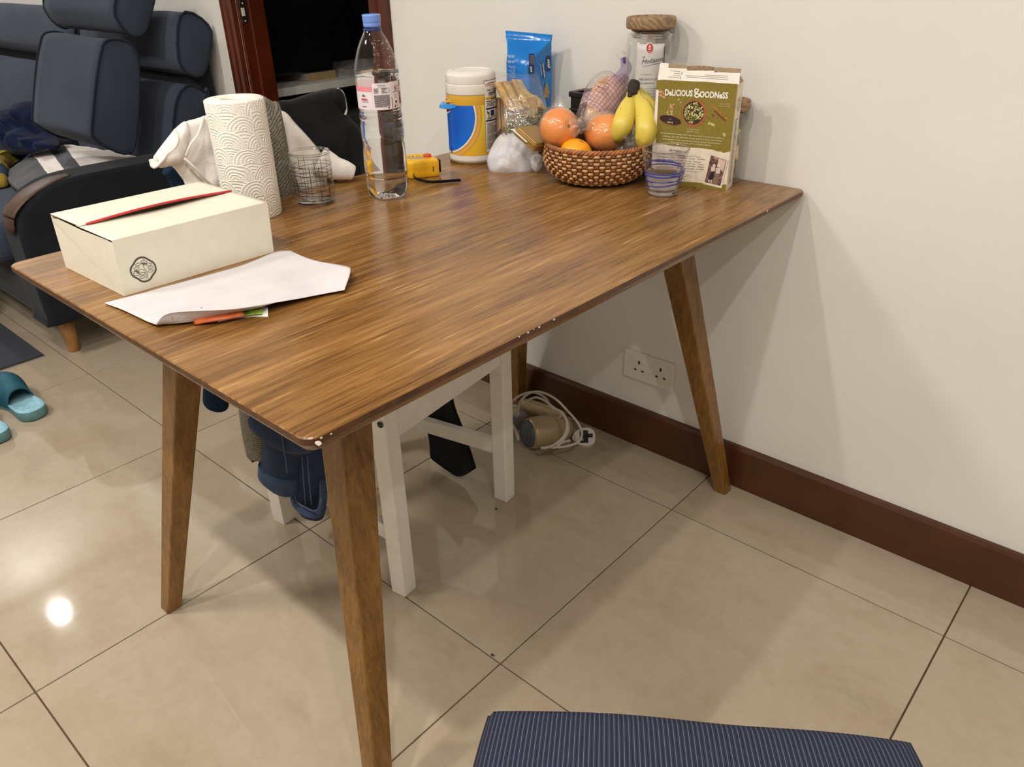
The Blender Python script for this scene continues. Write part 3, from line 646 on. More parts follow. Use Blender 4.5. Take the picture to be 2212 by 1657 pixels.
tag(pc, 'white bedding with charcoal stripes folded on the sofa seat', 'bedding')
M['navy'] = m_fabric('navy_fleece', (9, 17, 42), (19, 32, 66), 300.0, 1.0, 0.4, 14.0)
def nf(q, s): return (0.020 * abs(noise.noise(q * 9.0 + Vector((2, 0, 0)))) + 0.014 * math.sin(q.x * 52 + q.z * 80 + 6 * noise.noise(q * 8)) + .008 * noise.noise(q * 30)) * min(1, (1 - s) * 4 + .2)
nb = puff('navy_blanket', [at(a, b, 'y', y) for a, b, y in ((-70, 300, -.5), (-20, 262, -.45), (20, 236, -.40), (64, 218, -.36), (95, 230, -.34), (118, 290, -.36), (132, 318, -.40), (96, 322, -.45), (60, 334, -.47), (10, 338, -.48), (-60, 345, -.5))], M['navy'], None, 0.06, 0.6, n=Vector((0.35, -0.85, 0.4)).normalized(), wr=0.010, wf=12, seed=2, fold=nf, rings=26, nsub=6)
tag(nb, 'crumpled navy fleece blanket behind the large loose cushion', 'blanket')
s_ = N('patterned_knit'); v = s_.scaled(s_.coord(), (9, 9, 9), (0.3, 0.2, 0.8)); vo = s_.n('TexVoronoi', Vector=v, Scale=1.3).outputs[1]
h = s_.n('SeparateXYZ', i0=vo).outputs[0]
col = s_.ramp(h, [(0.0, (176, 150, 44)), (0.35, (38, 62, 92)), (0.62, (150, 84, 40)), (0.8, (196, 170, 66))], 'CONSTANT')
wv = s_.n('TexWave', Vector=s_.scaled(s_.coord(), (150, 150, 150), (0, 0, .6)), Scale=1.0, Distortion=2.0).outputs[1]
s_.bsdf(s_.mix(s_.math('MULTIPLY', wv, 0.35), col, lin((30, 30, 36))), 1.0, wv, 0.6, 0.004); M['pattern'] = s_.m
pk = puff('patterned_blanket', [at(a, b, 'z', z) for a, b, z in ((-90, 350, .50), (-20, 332, .49), (30, 326, .48), (70, 324, .48), (58, 336, .48), (30, 352, .47), (22, 372, .47), (20, 398, .46), (-10, 408, .455), (-80, 420, .455))], M['pattern'], None, 0.05, 0.1, n=Vector((0, -.2, 1)).normalized(), wr=0.008, wf=14, seed=8, rings=14)
tag(pk, 'yellow, blue and rust patterned knit blanket at the left edge of the sofa', 'blanket')
# ------------------------------------------------------------------ things on the floor
M['mat'] = m_fabric('slate_foam', (46, 48, 58), (56, 58, 68), 500.0, 0.8, 0.2)
M['matedge'] = plain('grey_mat_edge', (126, 122, 118), 0.8)
mt = thing('floor_mat', 'dark slate mat with a pale edge on the tiles below the sofa', 'mat')
box('top_sheet', -3.1, -2.053, -1.9, -0.822, 0.003, 0.009, M['mat'], mt, 0.001); box('backing', -3.1, -2.052, -1.9, -0.823, 0.0, 0.0032, M['matedge'], mt, 0.0005)
M['bagfab'] = m_fabric('light_grey_canvas', (150, 147, 140), (172, 168, 160), 400.0)
bg = puff('grey_bag', [Vector((x, -0.93, z)) for x, z in ((-2.80, 0.0), (-2.83, .12), (-2.80, .25), (-2.68, .30), (-2.55, .27), (-2.475, .18), (-2.462, .08), (-2.49, 0.012), (-2.62, 0.0))], M['bagfab'], None, 0.09, 1.0, n=Vector((0.3, -1, 0)).normalized(), wr=0.004, rings=12)
tag(bg, 'pale grey canvas bag at the left edge of the photo, above the floor mat', 'bag')
M['foam'] = plain('turquoise_foam', (142, 190, 206), 0.7, 0.08, 90.0, 0.5, 400.0)
M['foamside'] = plain('turquoise_foam_side', (104, 150, 160), 0.7, 0.06, 60.0)
M['foamin'] = plain('teal_foam_upper', (24, 84, 102), 0.7, 0.08, 60.0)
def slipper(label, heel, toe_dir, mirror):
    sl = thing('slipper', label, 'slipper', 'turquoise slippers by the mat')
    d = Vector((toe_dir[0], toe_dir[1], 0)).normalized(); s = Vector((-d.y, d.x, 0)) * mirror; h = Vector((heel[0], heel[1], 0))
    out = [(0.0, 0.0), (0.008, 0.026), (0.035, 0.042), (0.08, 0.043), (0.125, 0.041), (0.175, 0.052), (0.225, 0.054), (0.265, 0.032), (0.282, 0.004), (0.272, -0.022), (0.23, -0.044), (0.18, -0.047), (0.13, -0.034), (0.085, -0.034), (0.035, -0.036), (0.007, -0.022)]
    O = [(p.x, p.y) for p in spline([(a, b, 0) for a, b in out], 3, True)]; L = len(O)
    def zt(a): return 0.026 + 0.010 * max(0, 1 - a / 0.28) ** 2
    V = []; rings = ((0.94, 0.0), (1.0, 0.004), (1.0, None), (0.96, 'r'), (0.80, 'i'))
    for k, z in rings:
        for a, b in O:
            c0 = 0.14; zz = z if isinstance(z, float) else zt(a) - (0.004 if z is None else 0.0 if z == 'r' else 0.005)
            V.append(h + d * (c0 + (a - c0) * k) + s * (b * k) + Vector((0, 0, zz)))
    F = []
    for i in range(2):
        for k in range(L): F.append((i * L + k, i * L + (k + 1) % L, (i + 1) * L + (k + 1) % L, (i + 1) * L + k))
    F.append(tuple(range(L))[::-1]); obj('sole', V[:3 * L], F, M['foamside'], sl)
    W = V[2 * L:]; F = []
    for i in range(2):
        for k in range(L): F.append((i * L + k, i * L + (k + 1) % L, (i + 1) * L + (k + 1) % L, (i + 1) * L + k))
    F.append(tuple(2 * L + k for k in range(L))); obj('footbed', W, F, M['foam'], sl)
    # closed upper over the toes
    V = []; F = []; na, nb_ = 12, 14
    for side in (0, 1):
        for i in range(na + 1):
            a = 0.105 + (0.283 - 0.105) * (i / na) ** 0.85
            lo = min([(abs(x - a), y) for x, y in O if y < 0])[1]; hi = min([(abs(x - a), y) for x, y in O if y > 0])[1]
            if i == na: lo, hi = -0.004, 0.006
            top_ = 0.068 * math.sqrt(max(0.0, 1 - max(0, (a - 0.13) / 0.158) ** 2)) * (0.55 + 0.45 * min(1, (a - 0.10) / 0.05)) + 0.016
            for j in range(nb_ + 1):
                t = math.pi * j / nb_; y = (lo + hi) / 2 - (hi - lo) / 2 * math.cos(t) * (1.03 - side * 0.09); z = 0.014 + (top_ - side * 0.006) * math.sin(t) ** 0.8
                V.append(h + d * a + s * y + Vector((0, 0, z)))
    K = (na + 1) * (nb_ + 1)
    for side in (0, 1):
        for i in range(na):
            for j in range(nb_):
                q = [side * K + i * (nb_ + 1) + j, side * K + i * (nb_ + 1) + j + 1, side * K + (i + 1) * (nb_ + 1) + j + 1, side * K + (i + 1) * (nb_ + 1) + j]
                F.append(tuple(q if side else q[::-1]))
    for j in range(nb_): F.append((j, j + 1, K + j + 1, K + j))
    obj('upper', V, F, M['foamin'], sl)
slipper('turquoise foam slipper farther from the camera, whole heel in view', (-1.622, -0.998), (-1, -0.06), -1)
slipper('turquoise foam slipper nearer the camera, mostly cut off at left', (-1.565, -1.110), (-1, -0.10), 1)
# ------------------------------------------------------------------ hair dryer
M['gold'] = plain('champagne_plastic', (170, 152, 118), 0.32, 0.03, 20.0, **{'Metallic': 0.25})
M['grille'] = plain('slate_grille', (74, 80, 84), 0.5, 0.05)
M['cable'] = plain('white_cable', (196, 188, 178), 0.5, 0.02)
M['mauve'] = plain('mauve_grey_plastic', (128, 122, 128), 0.45, 0.04)
M['plugwhite'] = plain('plug_white', (214, 210, 204), 0.4, 0.02)
hd = thing('hair_dryer', 'champagne hair dryer with grey rear grille lying on the floor by the skirting', 'hair dryer')
A = at(1141, 937, 'z', 0.047); B = at(1240, 921, 'z', 0.030); ax = (B - A).normalized()
LN = (B - A).length
pr = [(0.034, 0.0), (0.0405, 0.003), (0.0425, 0.010), (0.0425, 0.05), (0.038, 0.085), (0.033, 0.11), (0.028, LN - 0.02), (0.027, LN - 0.018), (0.025, LN - 0.018)]
bd = lathe('barrel', pr, M['gold'], hd, 40, A, axis=ax)
lathe('rear_grille', [(0.0, -0.016), (0.012, -0.015), (0.024, -0.011), (0.034, -0.004), (0.0385, 0.004)], M['grille'], hd, 40, A, axis=ax)
for k in range(4): lathe('grille_ring', [(0.008 + k * 0.008, -0.0165 + k * k * .0010), (0.011 + k * 0.008, -0.0162 + k * k * .0011), (0.011 + k * 0.008, -0.010 + k * k * .0010)], M['grille'], hd, 40, A, axis=ax)
# clear concentrator nozzle
sd = Vector((-ax.y, ax.x, 0)); V = []; F = []; e0 = A + ax * (LN - 0.03)
for i in range(6):
    t = i / 5; w_ = 0.0285 + 0.010 * t; hh = 0.0285 * (1 - t) + 0.011 * t
    for k in range(24):
        a = 2 * math.pi * k / 24; V.append(e0 + ax * (0.055 * t) + sd * math.cos(a) * w_ + Vector((0, 0, hh * math.sin(a) - 0.008 * t)))
for i in range(5):
    for k in range(24): F.append((i * 24 + k, i * 24 + (k + 1) % 24, (i + 1) * 24 + (k + 1) % 24, (i + 1) * 24 + k))
obj('nozzle', V, F, M['glass_smoke'], hd)
# folded handle lying behind the barrel
hv = [atd(1128, 873, 2.16), atd(1150, 882, 2.15), atd(1185, 895, 2.12), atd(1216, 905, 2.09)]
tube('handle', hv, 0.022, M['gold'], hd, 6, 16, flat=[(0.016, 0.018), (0.022, 0.024), (0.023, 0.026), (0.018, 0.022)])
lathe('hinge_knob', [(0.02, 0.0), (0.024, 0.004), (0.024, 0.03), (0.018, 0.036), (0, 0.037)], M['mauve'], hd, 24, atd(1131, 902, 2.14), axis=-CF - CU * .5 - CR * .6)
def cord(name, pts, r, mat, par, n=8): return tube(name, [atd(a, b, d) for a, b, d in pts], r, mat, par, n, 8)
cord('cord', [(1120, 878, 2.10), (1118, 900, 2.07), (1122, 872, 2.05), (1141, 851, 2.02), (1168, 847, 2.0), (1200, 862, 1.99), (1228, 890, 1.99), (1247, 912, 1.99), (1257, 934, 1.99), (1252, 952, 1.98), (1236, 961, 1.98), (1212, 966, 1.98), (1188, 965, 1.98),
    (1200, 967, 1.965), (1215, 952, 1.96), (1227, 930, 1.96), (1226, 912, 1.97), (1216, 895, 1.98), (1196, 880, 2.0), (1170, 862, 2.02), (1150, 860, 2.04), (1126, 874, 2.06), (1106, 882, 2.08), (1098, 892, 2.1), (1104, 915, 2.1), (1118, 935, 2.08), (1120, 950, 2.06), (1112, 925, 2.06), (1100, 905, 2.08), (1103, 875, 2.06), (1118, 858, 2.05), (1142, 848, 2.04), (1162, 850, 2.03), (1180, 862, 2.02), (1192, 880, 2.0), (1212, 890, 1.98), (1224, 910, 1.96), (1222, 935, 1.955), (1208, 953, 1.955), (1190, 964, 1.96), (1170, 968, 1.97), (1180, 968, 1.975), (1195, 962, 1.98), (1215, 956, 1.985), (1232, 951, 1.985)], 0.0032, M['cable'], hd)
pz = on_ = at(1258, 953, 'z', 0.012)
pl = [(-0.026, -0.004), (-0.012, -0.020), (0.012, -0.0265), (0.030, -0.018), (0.034, 0.0), (0.030, 0.018), (0.012, 0.0265), (-0.012, 0.020), (-0.026, 0.004)]
pn = Vector((0.35, -0.45, 0.82)).normalized(); pu = CR - pn * CR.dot(pn); pu.normalize(); pv = pn.cross(pu)
PP = spline([pz + pu * a + pv * b + Vector((0, 0, 0.014)) for a, b in pl], 3, True)
V = [p for p in PP] + [p - pn * 0.016 for p in PP]; L = len(PP)
F = [tuple(range(L)), tuple(L + k for k in range(L))[::-1]] + [(k, L + k, L + (k + 1) % L, (k + 1) % L) for k in range(L)]
pg = obj('plug', V, F, M['plugwhite'], hd, False)
pc_ = pz + Vector((0, 0, 0.014)) + pu * 0.004
obox('plug_face', pc_ + pn * 0.0006, pu, pv, pn, 0.022, 0.036, 0.0012, M['ink'], pg)
for a, b, m_, sx, sy in ((-0.006, 0.012, 'chrome', .008, .005), (-0.006, -0.012, 'chrome', .008, .005), (0.016, 0.0, 'ink', .014, .006)): obox('pin', pc_ + pu * a + pv * b + pn * 0.007, pu, pv, pn, sx, sy, 0.014, M[m_], pg, 0.0008)
# ------------------------------------------------------------------ striped upholstered seat nearest the camera
s_ = N('pinstripe_upholstery'); uv = s_.n('SeparateXYZ', i0=s_.n('TexCoord').outputs['UV']); x = uv.outputs[0]
a = s_.math('FRACT', s_.math('MULTIPLY', x, 92.0)); b = s_.math('FRACT', s_.math('MULTIPLY', x, 184.0)); c = s_.math('FRACT', s_.math('MULTIPLY', x, 46.0))
l1 = s_.math('LESS_THAN', a, 0.13); l2 = s_.math('LESS_THAN', b, 0.35); l3 = s_.math('LESS_THAN', c, 0.06)
col = s_.mix(l2, lin((42, 47, 66)), lin((26, 30, 46))); dash = s_.noise(s_.scaled(s_.n('TexCoord').outputs['UV'], (60, 260, 1)), 3.0, 2.0)
col = s_.mix(s_.math('MULTIPLY', l1, s_.math('ADD', 0.2, s_.math('MULTIPLY', dash, 0.6))), col, lin((136, 138, 148)))
s_.bsdf(col, 0.9, s_.noise(s_.coord(), 900.0, 2.0), 0.3, 0.001, **{'Specular IOR Level': 0.2}); M['pin'] = s_.m
ss = thing('upholstered_chair', 'navy pinstriped upholstered chair seat in the foreground at the bottom edge', 'chair')
E0 = Vector((0.290, -1.113, 0)); E1 = Vector((0.667, -0.842, 0)); sx_ = (E1 - E0).normalized(); sy_ = Vector((sx_.y, -sx_.x, 0)); WS = (E1 - E0).length; DS = 0.42
nx_, ny_ = 44, 40; V = []; UV = []; F = []
def sedge(u, v):                                 # superellipse outline, slightly wider at the front
    return E0 + sx_ * (WS * u) + sy_ * (DS * v)
for side in (1, 0):
    for j in range(ny_ + 1):
        for i in range(nx_ + 1):
            u, v = i / nx_, j / ny_; a, b = 2 * u - 1, 2 * v - 1
            # square -> rounded square
            k = 1 - 0.055 * (a * a * b * b) ** 1.0
            e = max(abs(a), abs(b)); rim = max(0.0, (e - 0.86) / 0.14)
            drop = 0.024 * (1 - math.sqrt(max(0.0, 1 - rim * rim)))
            bulge = 0.014 * (1 - a * a) * (1 - b * b)
            sag = -0.006 * math.exp(-((a - 0.15) / 0.35) ** 2) * (1 if b < -0.5 else 0)
            p = sedge(0.5 + a * k / 2, 0.5 + b * k / 2)
            z = (0.462 - drop + bulge + sag) if side else 0.425
            V.append(p + Vector((0, 0, z))); UV.append((u, v))
K = (nx_ + 1) * (ny_ + 1)
for side in (0, 1):
    for j in range(ny_):
        for i in range(nx_):
            q = (side * K + j * (nx_ + 1) + i, side * K + j * (nx_ + 1) + i + 1, side * K + (j + 1) * (nx_ + 1) + i + 1, side * K + (j + 1) * (nx_ + 1) + i)
            F.append(q[::-1] if side == 0 else q)
per = [i for i in range(nx_ + 1)] + [j * (nx_ + 1) + nx_ for j in range(1, ny_ + 1)] + [ny_ * (nx_ + 1) + i for i in range(nx_ - 1, -1, -1)] + [j * (nx_ + 1) for j in range(ny_ - 1, 0, -1)]
for a, b in zip(per, per[1:] + per[:1]): F.append((a, b, K + b, K + a))
obj('seat_pad', V, F, M['pin'], ss, True, UV)
cen = sedge(0.5, 0.5)
obox('seat_frame', cen + Vector((0, 0, 0.405)), sx_, sy_, cZ, WS - 0.10, DS - 0.10, 0.04, M['leg'], ss, 0.004)
for a, b in ((-1, -1), (1, -1), (-1, 1), (1, 1)): bar('leg', tuple(cen + sx_ * a * (WS / 2 - 0.09) + sy_ * b * (DS / 2 - 0.09)), tuple(cen + sx_ * a * (WS / 2 - 0.09) + sy_ * b * (DS / 2 - 0.09) + Vector((0, 0, 0.39))), 0.03, 0.036, M['leg'], ss)
# two dark crumbs on the tiles
M['crumb'] = plain('dark_crumb', (70, 58, 42), 0.9)
for px, py, lb_ in ((1072, 1100, 'tiny dark crumb on the floor in front of the far white chair leg'), (1064, 1416, 'tiny dark crumb beside the tile joint crossing in the centre foreground')):
    q = at(px, py, 'z', 0.0); bm = bmesh.new(); bmesh.ops.create_icosphere(bm, subdivisions=2, radius=1.0)
    for v in bm.verts: v.co = Vector((v.co.x * .004, v.co.y * .0025, (v.co.z + .9) * .0016)) * (1 + .4 * noise.noise(v.co * 2.1))
    o = bm_obj('crumb', bm, M['crumb'], None, True); o.location = q; tag(o, lb_, 'crumb')
# ------------------------------------------------------------------ cream takeaway box
tb = thing('cardboard_box', 'cream cardboard cake box with a red inner edge and black flower emblem', 'box')
b0 = [(-0.595, -1.112), (-0.400, -1.108), (-0.394, -0.863), (-0.589, -0.867)]; t0 = [(-0.610, -1.106), (-0.405, -1.102), (-0.400, -0.856), (-0.603, -0.859)]
ZT = T + 0.080; ct = 0.0016
def wallpoly(name, P, n, mat, par):
    V = [Vector(p) for p in P] + [Vector(p) - n * ct for p in P]; L = len(P)
    return obj(name, V, [tuple(range(L)), tuple(L + k for k in range(L))[::-1]] + [(k, L + k, L + (k + 1) % L, (k + 1) % L) for k in range(L)], mat, par, False)
for i, nm in ((0, 'side_panel'), (1, 'front_panel'), (2, 'side_panel'), (3, 'back_panel')):
    j = (i + 1) % 4; P = [(*b0[i], T + .0005), (*b0[j], T + .0005), (*t0[j], ZT), (*t0[i], ZT)]
    if i in (0, 2):                              # rounded shoulder of the end panels, a little below the lid
        a, b = Vector((*t0[i], ZT)), Vector((*t0[j], ZT)); P = P[:2] + [a.lerp(b, s) + Vector((0, 0, z)) for s, z in ((1, -.010), (.97, -.004), (.9, -.0025), (.5, -.004), (.1, -.002), (.03, -.004), (0, -.010))]
    nn = (Vector(P[1]) - Vector(P[0])).cross(Vector(P[-1]) - Vector(P[0])).normalized()
    wallpoly(nm, P, nn, M['card'], tb)
wallpoly('base', [(*p, T + .002) for p in b0], Vector((0, 0, 1)), M['card'], tb)
def lerp2(a, b, t): return Vector((a[0] + (b[0] - a[0]) * t, a[1] + (b[1] - a[1]) * t, 0))
def flap(name, e0, e1, reach, zf, par, dz=0.0):
    rows = []
    for s in (0, .25, .5, .75, 1.0):
        row = []
        for t in (0, .25, .5, .75, 1):
            p = lerp2(e0[0], e0[1], t).lerp(lerp2(e1[0], e1[1], t), s * reach); row.append(p + Vector((0, 0, ZT + 0.001 + zf(s, t))))
        rows.append(row)
    return patch(name, rows, M['card'], par, 5, 0.0014)
fr_e = (t0[1], t0[2]); bk_e = (t0[0], t0[3])
flap('lid_flap', fr_e, bk_e, 0.56, lambda s, t: -0.0045 * math.sin(math.pi * t) ** 1.5 * s + 0.0005 * s, tb)
zb = lambda s, t: 0.002 + 0.0052 * math.sin(math.pi * t) * s ** 1.5
flap('lid_flap', bk_e, fr_e, 0.50, zb, tb)
rim = [lerp2(*bk_e, t).lerp(lerp2(*fr_e, t), 0.503) + Vector((0, 0, ZT + 0.001 + zb(1, t))) for t in (0.04, .2, .35, .5, .65, .8, .93, .99)]
tube('red_edge', [p + Vector((0, 0, -.0005)) for p in rim], 0.002, M['red'], tb, 6, 6, flat=(0.0012, 0.0020), up=Vector((0, 0, 1)))
# printed flower emblem on the long front side
P0 = Vector((*b0[1], T)); ux = (Vector((*b0[2], T)) - P0).normalized(); nn = ux.cross(Vector((*t0[1], ZT)) - P0).normalized(); uy = nn.cross(ux)
pu = px_uv(P0, ux, uy, nn)
def em(X, Y): return pu(260 + X / 13.806, 520 + Y / 13.806)
pt = Print(planar(P0, ux, uy, nn))
ol = [(680, 485), (760, 510), (860, 570), (960, 625), (1030, 710), (1060, 830), (1040, 930), (960, 1040), (900, 1140), (800, 1205), (690, 1225), (600, 1200), (500, 1130), (390, 1075), (320, 990), (293, 880), (315, 790), (390, 680), (440, 590), (520, 520), (600, 490)]
def crv(pts, closed=False, n=5): return [em(p.x, p.y) for p in spline([(a, b, 0) for a, b in pts], n, closed)]
pt.line(crv(ol, True), 0.0013, True); pt.line(crv([(680 + (a - 680) * .925, 855 + (b - 855) * .925) for a, b in ol], True), 0.0006, True)
def ell(cx, cy, a, b, r): return [em(cx + a * math.cos(t) * math.cos(r) - b * math.sin(t) * math.sin(r), cy + a * math.cos(t) * math.sin(r) + b * math.sin(t) * math.cos(r)) for t in [2 * math.pi * k / 18 for k in range(18)]]
for cx, cy in ((525, 705), (480, 820), (855, 705), (895, 797), (905, 900), (655, 980), (650, 1085)): pt.line(ell(cx, cy, 82, 36, -0.28), 0.0005, True)
for pl_ in ([(620, 660), (625, 600), (665, 590), (700, 556), (735, 590), (785, 620), (780, 670), (735, 715), (670, 715)], [(405, 950), (420, 905), (470, 890), (540, 905), (560, 960), (545, 1020), (515, 1045), (490, 1030), (455, 1045), (405, 1020)], [(668, 672), (672, 645), (700, 635), (720, 655), (722, 680)], [(470, 935), (490, 915), (525, 935), (515, 970), (485, 960)]): pt.line(crv(pl_, True, 4), 0.0006, True)
pt.line(crv([(630, 675), (700, 690), (775, 670)]), 0.0009); pt.line(crv([(410, 925), (470, 900), (545, 965)]), 0.0009)
pt.line(crv([(690, 725), (692, 790), (760, 870), (800, 950), (806, 1050), (820, 1120)]), 0.0005); pt.line(crv([(545, 900), (590, 860), (650, 850), (720, 880), (760, 955), (765, 1050), (780, 1135)]), 0.0005)
pt.done('emblem', M['ink'], tb)
# ------------------------------------------------------------------ sheet of paper, packets
def zt(pts): return [at(a, b, 'z', T + h) for a, b, h in pts]
pp = patch('paper_sheet', [zt([(225, 655, .002), (330, 626, .002), (440, 596, .002), (540, 566, .002), (592, 545, .003), (626, 541, .003)]),
    zt([(262, 669, .003), (350, 648, .004), (455, 617, .004), (560, 590, .004), (625, 572, .004), (680, 562, .004)]),
    zt([(300, 686, .004), (372, 668, .010), (475, 645, .012), (580, 620, .012), (665, 595, .005), (744, 574, .014)]),
    zt([(316, 694, .004), (376, 676, .016), (490, 664, .018), (600, 646, .012), (690, 622, .006), (757, 583, .019)]),
    zt([(337, 702, .005), (372, 676, .021), (505, 668, .021), (600, 653, .012), (700, 634, .005), (744, 626, .007)])], M['paper'], None, 7, 0.0005, 0.0012, 14, 5)
tag(pp, 'curled blank white sheet of paper in front of the cream box', 'paper')
fd = patch('folded_corner', [zt([(337, 702, .0055), (372, 676, .0205), (505, 668, .0205), (590, 655, .013)]), zt([(345, 701, .004), (385, 690, .010), (470, 681, .010), (560, 664, .010)]), zt([(352, 700, .003), (395, 697, .004), (450, 688, .005), (540, 670, .007)])], M['paper'], pp, 6, 0.0005)
lt = Print(lambda u, v: at(372, 692, 'z', T + .0115) + Vector((.30, .95, 0)).normalized() * u + Vector((-0.8, .25, .55)).normalized() * v)
lt.line([(p.x, p.y) for p in spline([(0, .002, 0), (.006, .010, 0), (.009, .001, 0), (.016, .007, 0), (.019, .001, 0), (.026, .006, 0), (.030, .002, 0), (.040, .010, 0), (.044, .001, 0), (.06, .005, 0)], 5)], .0007); lt.done('pen_scribble', M['navy_ink'], pp)
M['orange'] = plain('orange_foil', (206, 106, 58), 0.4, 0.08, 60.0)
M['green'] = plain('lime_print', (150, 180, 62), 0.5, 0.15, 60.0)
op = puff('orange_sachet', zt([(414, 691, .006), (440, 684, .008), (490, 675, .010), (522, 671, .010), (530, 681, .008), (514, 685, .007), (470, 693, .006), (436, 698, .004), (420, 702, .002)]), M['orange'], None, 0.004, 0.6, n=Vector((0, -.3, 1)).normalized(), rings=8, wr=0.001, wf=80, smooth_outline=False)
tag(op, 'slim orange sachet peeking out from under the white paper', 'sachet')
gp = thing('green_sachet', 'lime green and white sachet sticking out from under the white paper', 'sachet')
patch('white_back', [zt([(470, 694, .0012), (520, 684, .0012), (575, 683, .0012), (579, 686, .003)]), zt([(470, 680, .002), (520, 672, .003), (560, 662, .004), (578, 663, .006)])], M['white_ink'], gp, 5, 0.0015)
patch('green_front', [zt([(528, 682, .004), (545, 679, .0045), (566, 678, .004)]), zt([(520, 674, .006), (545, 668, .007), (566, 665, .007)])], M['green'], gp, 4, 0.0008)
lf = Print(lambda u, v: at(530, 672, 'z', T + .009) + Vector((.35, .93, 0)) * u + Vector((-.9, .3, .3)) * v)
lf.disc(.002, .001, .006, .003, .4); lf.disc(.010, .003, .005, .003, -.4); lf.done('leaf_print', plain('dark_leaf', (44, 74, 34), .6), gp)
# ------------------------------------------------------------------ paper towel roll
s_ = N('embossed_tissue'); uv = s_.n('TexCoord').outputs['UV']
nw = s_.n('TexNoise', Vector=s_.scaled(uv, (1.3, 1.3, 0)), Scale=1.0, Detail=1.0).outputs[1]
sp = s_.n('SeparateXYZ', i0=s_.n('VectorMath', _operation='ADD', i0=uv, i1=s_.n('VectorMath', _operation='SCALE', i0=nw, Scale=0.30).outputs[0]).outputs[0])
PA, PB = 0.58, 0.29                              # fish-scale emboss: overlapping fans of dotted arcs
uA, vB = s_.math('DIVIDE', sp.outputs[0], PA), s_.math('DIVIDE', sp.outputs[1], PB)
kf = s_.math('FLOOR', vB); fr_ = s_.math('SUBTRACT', vB, kf); odd = s_.math('MULTIPLY', s_.math('FRACT', s_.math('MULTIPLY', kf, 0.5)), 1.0)
def sc(off, add): a_ = s_.math('MULTIPLY', s_.math('SUBTRACT', s_.math('FRACT', s_.math('ADD', uA, off)), 0.5), PA); b_ = s_.math('MULTIPLY', s_.math('ADD', fr_, add), PB); return s_.math('SQRT', s_.math('ADD', s_.math('MULTIPLY', a_, a_), s_.math('MULTIPLY', b_, b_)))
dA = sc(odd, 0.0); dB = sc(s_.math('SUBTRACT', 0.5, odd), 1.0); ins = s_.math('LESS_THAN', dA, PA / 2)
vo = s_.math('ADD', s_.math('MULTIPLY', dA, ins), s_.math('MULTIPLY', dB, s_.math('SUBTRACT', 1.0, ins)))
rings_ = s_.math('SINE', s_.math('MULTIPLY', vo, 122.0)); dots = s_.n('TexVoronoi', Vector=s_.scaled(uv, (27, 27, 0)), Scale=1.0, Randomness=0.15, _voronoi_dimensions='2D').outputs[0]
h = s_.math('MULTIPLY', s_.math('ADD', s_.math('MULTIPLY', rings_, 0.5), 0.5), s_.math('SUBTRACT', 1.0, s_.math('MULTIPLY', dots, 0.9)))
s_.bsdf(s_.ramp(h, [(0.0, (232, 227, 216)), (0.7, (243, 239, 230))]), 0.95, h, 0.85, 0.0014, **{'Specular IOR Level': 0.2}); M['tissue'] = s_.m
M['tissuetop'] = plain('tissue_layers', (236, 231, 220), 0.95, 0.02, 80.0, 0.3, 500.0)
M['tubecard'] = plain('grey_card_tube', (150, 139, 133), 0.85, 0.05)
rl = thing('paper_towel_roll', 'upright roll of embossed white kitchen paper behind the cream box', 'paper roll')
R = 0.0512; H = 0.208; cx, cy = -0.613, -0.761; V = []; UV = []; F = []; sg = 64; zs = [0, .003, .06, .12, .18, H - .004, H - .001, H]
for i, z in enumerate(zs):
    r = R - (0.003 if i in (0, len(zs) - 1) else 0.0008 if i in (1, len(zs) - 2) else 0)
    for k in range(sg + 1):
        a = 2 * math.pi * k / sg; rr = r + 0.0005 * math.sin(3 * a + z * 30); V.append((cx + rr * math.cos(a), cy + rr * math.sin(a), T + z)); UV.append((a * R * 10, z * 10))
for i in range(len(zs) - 1):
    for k in range(sg): F.append((i * (sg + 1) + k, i * (sg + 1) + k + 1, (i + 1) * (sg + 1) + k + 1, (i + 1) * (sg + 1) + k))
obj('outer_sheet', V, F, M['tissue'], rl, True, UV)
lathe('end_face', [(0.0215, H - 0.012), (0.0215, H - 0.0008), (0.024, H), (R - 0.004, H + .0002), (R - 0.003, H - 0.001)], M['tissuetop'], rl, 48, (cx, cy, T))
lathe('core_tube', [(0.0212, 0), (0.0212, H - 0.002), (0.0200, H - 0.002), (0.0200, 0.002), (0.0, 0.002)], M['tubecard'], rl, 40, (cx, cy, T))
# ------------------------------------------------------------------ tumbler with a printed grid
gg = thing('grid_tumbler', 'clear straight glass tumbler with a hand-drawn black grid', 'glass')
gx, gy, gr, gh = -0.587, -0.640, 0.0385, 0.094
lathe('bowl', sm([(0.0, .0045), (gr - .006, .0045), (gr - .0025, .008), (gr - .0018, .02), (gr - .0016, gh - .001), (gr - .0008, gh), (gr, gh - .001), (gr, .02), (gr - .0004, .006), (gr - .004, .0006), (0, .0006)], 3), M['glass'], gg, 56, (gx, gy, T))
lathe('rim', [(gr + .0003 * math.cos(a) - .0008, gh + .0009 * math.sin(a)) for a in [k * math.pi / 4 for k in range(8)]], M['solidglass'], gg, 56, (gx, gy, T), close=True)
lathe('base', [(0, .0008), (gr - .006, .0008), (gr - .003, .003), (gr - .006, .006), (0, .006)], M['solidglass'], gg, 40, (gx, gy, T))
def cylm(cx, cy, r, z0=T): return lambda u, v: Vector((cx + r * math.cos(u), cy + r * math.sin(u), z0 + v))
pr_ = Print(cylm(gx, gy, gr + .0004)); rnd = random.Random(3)
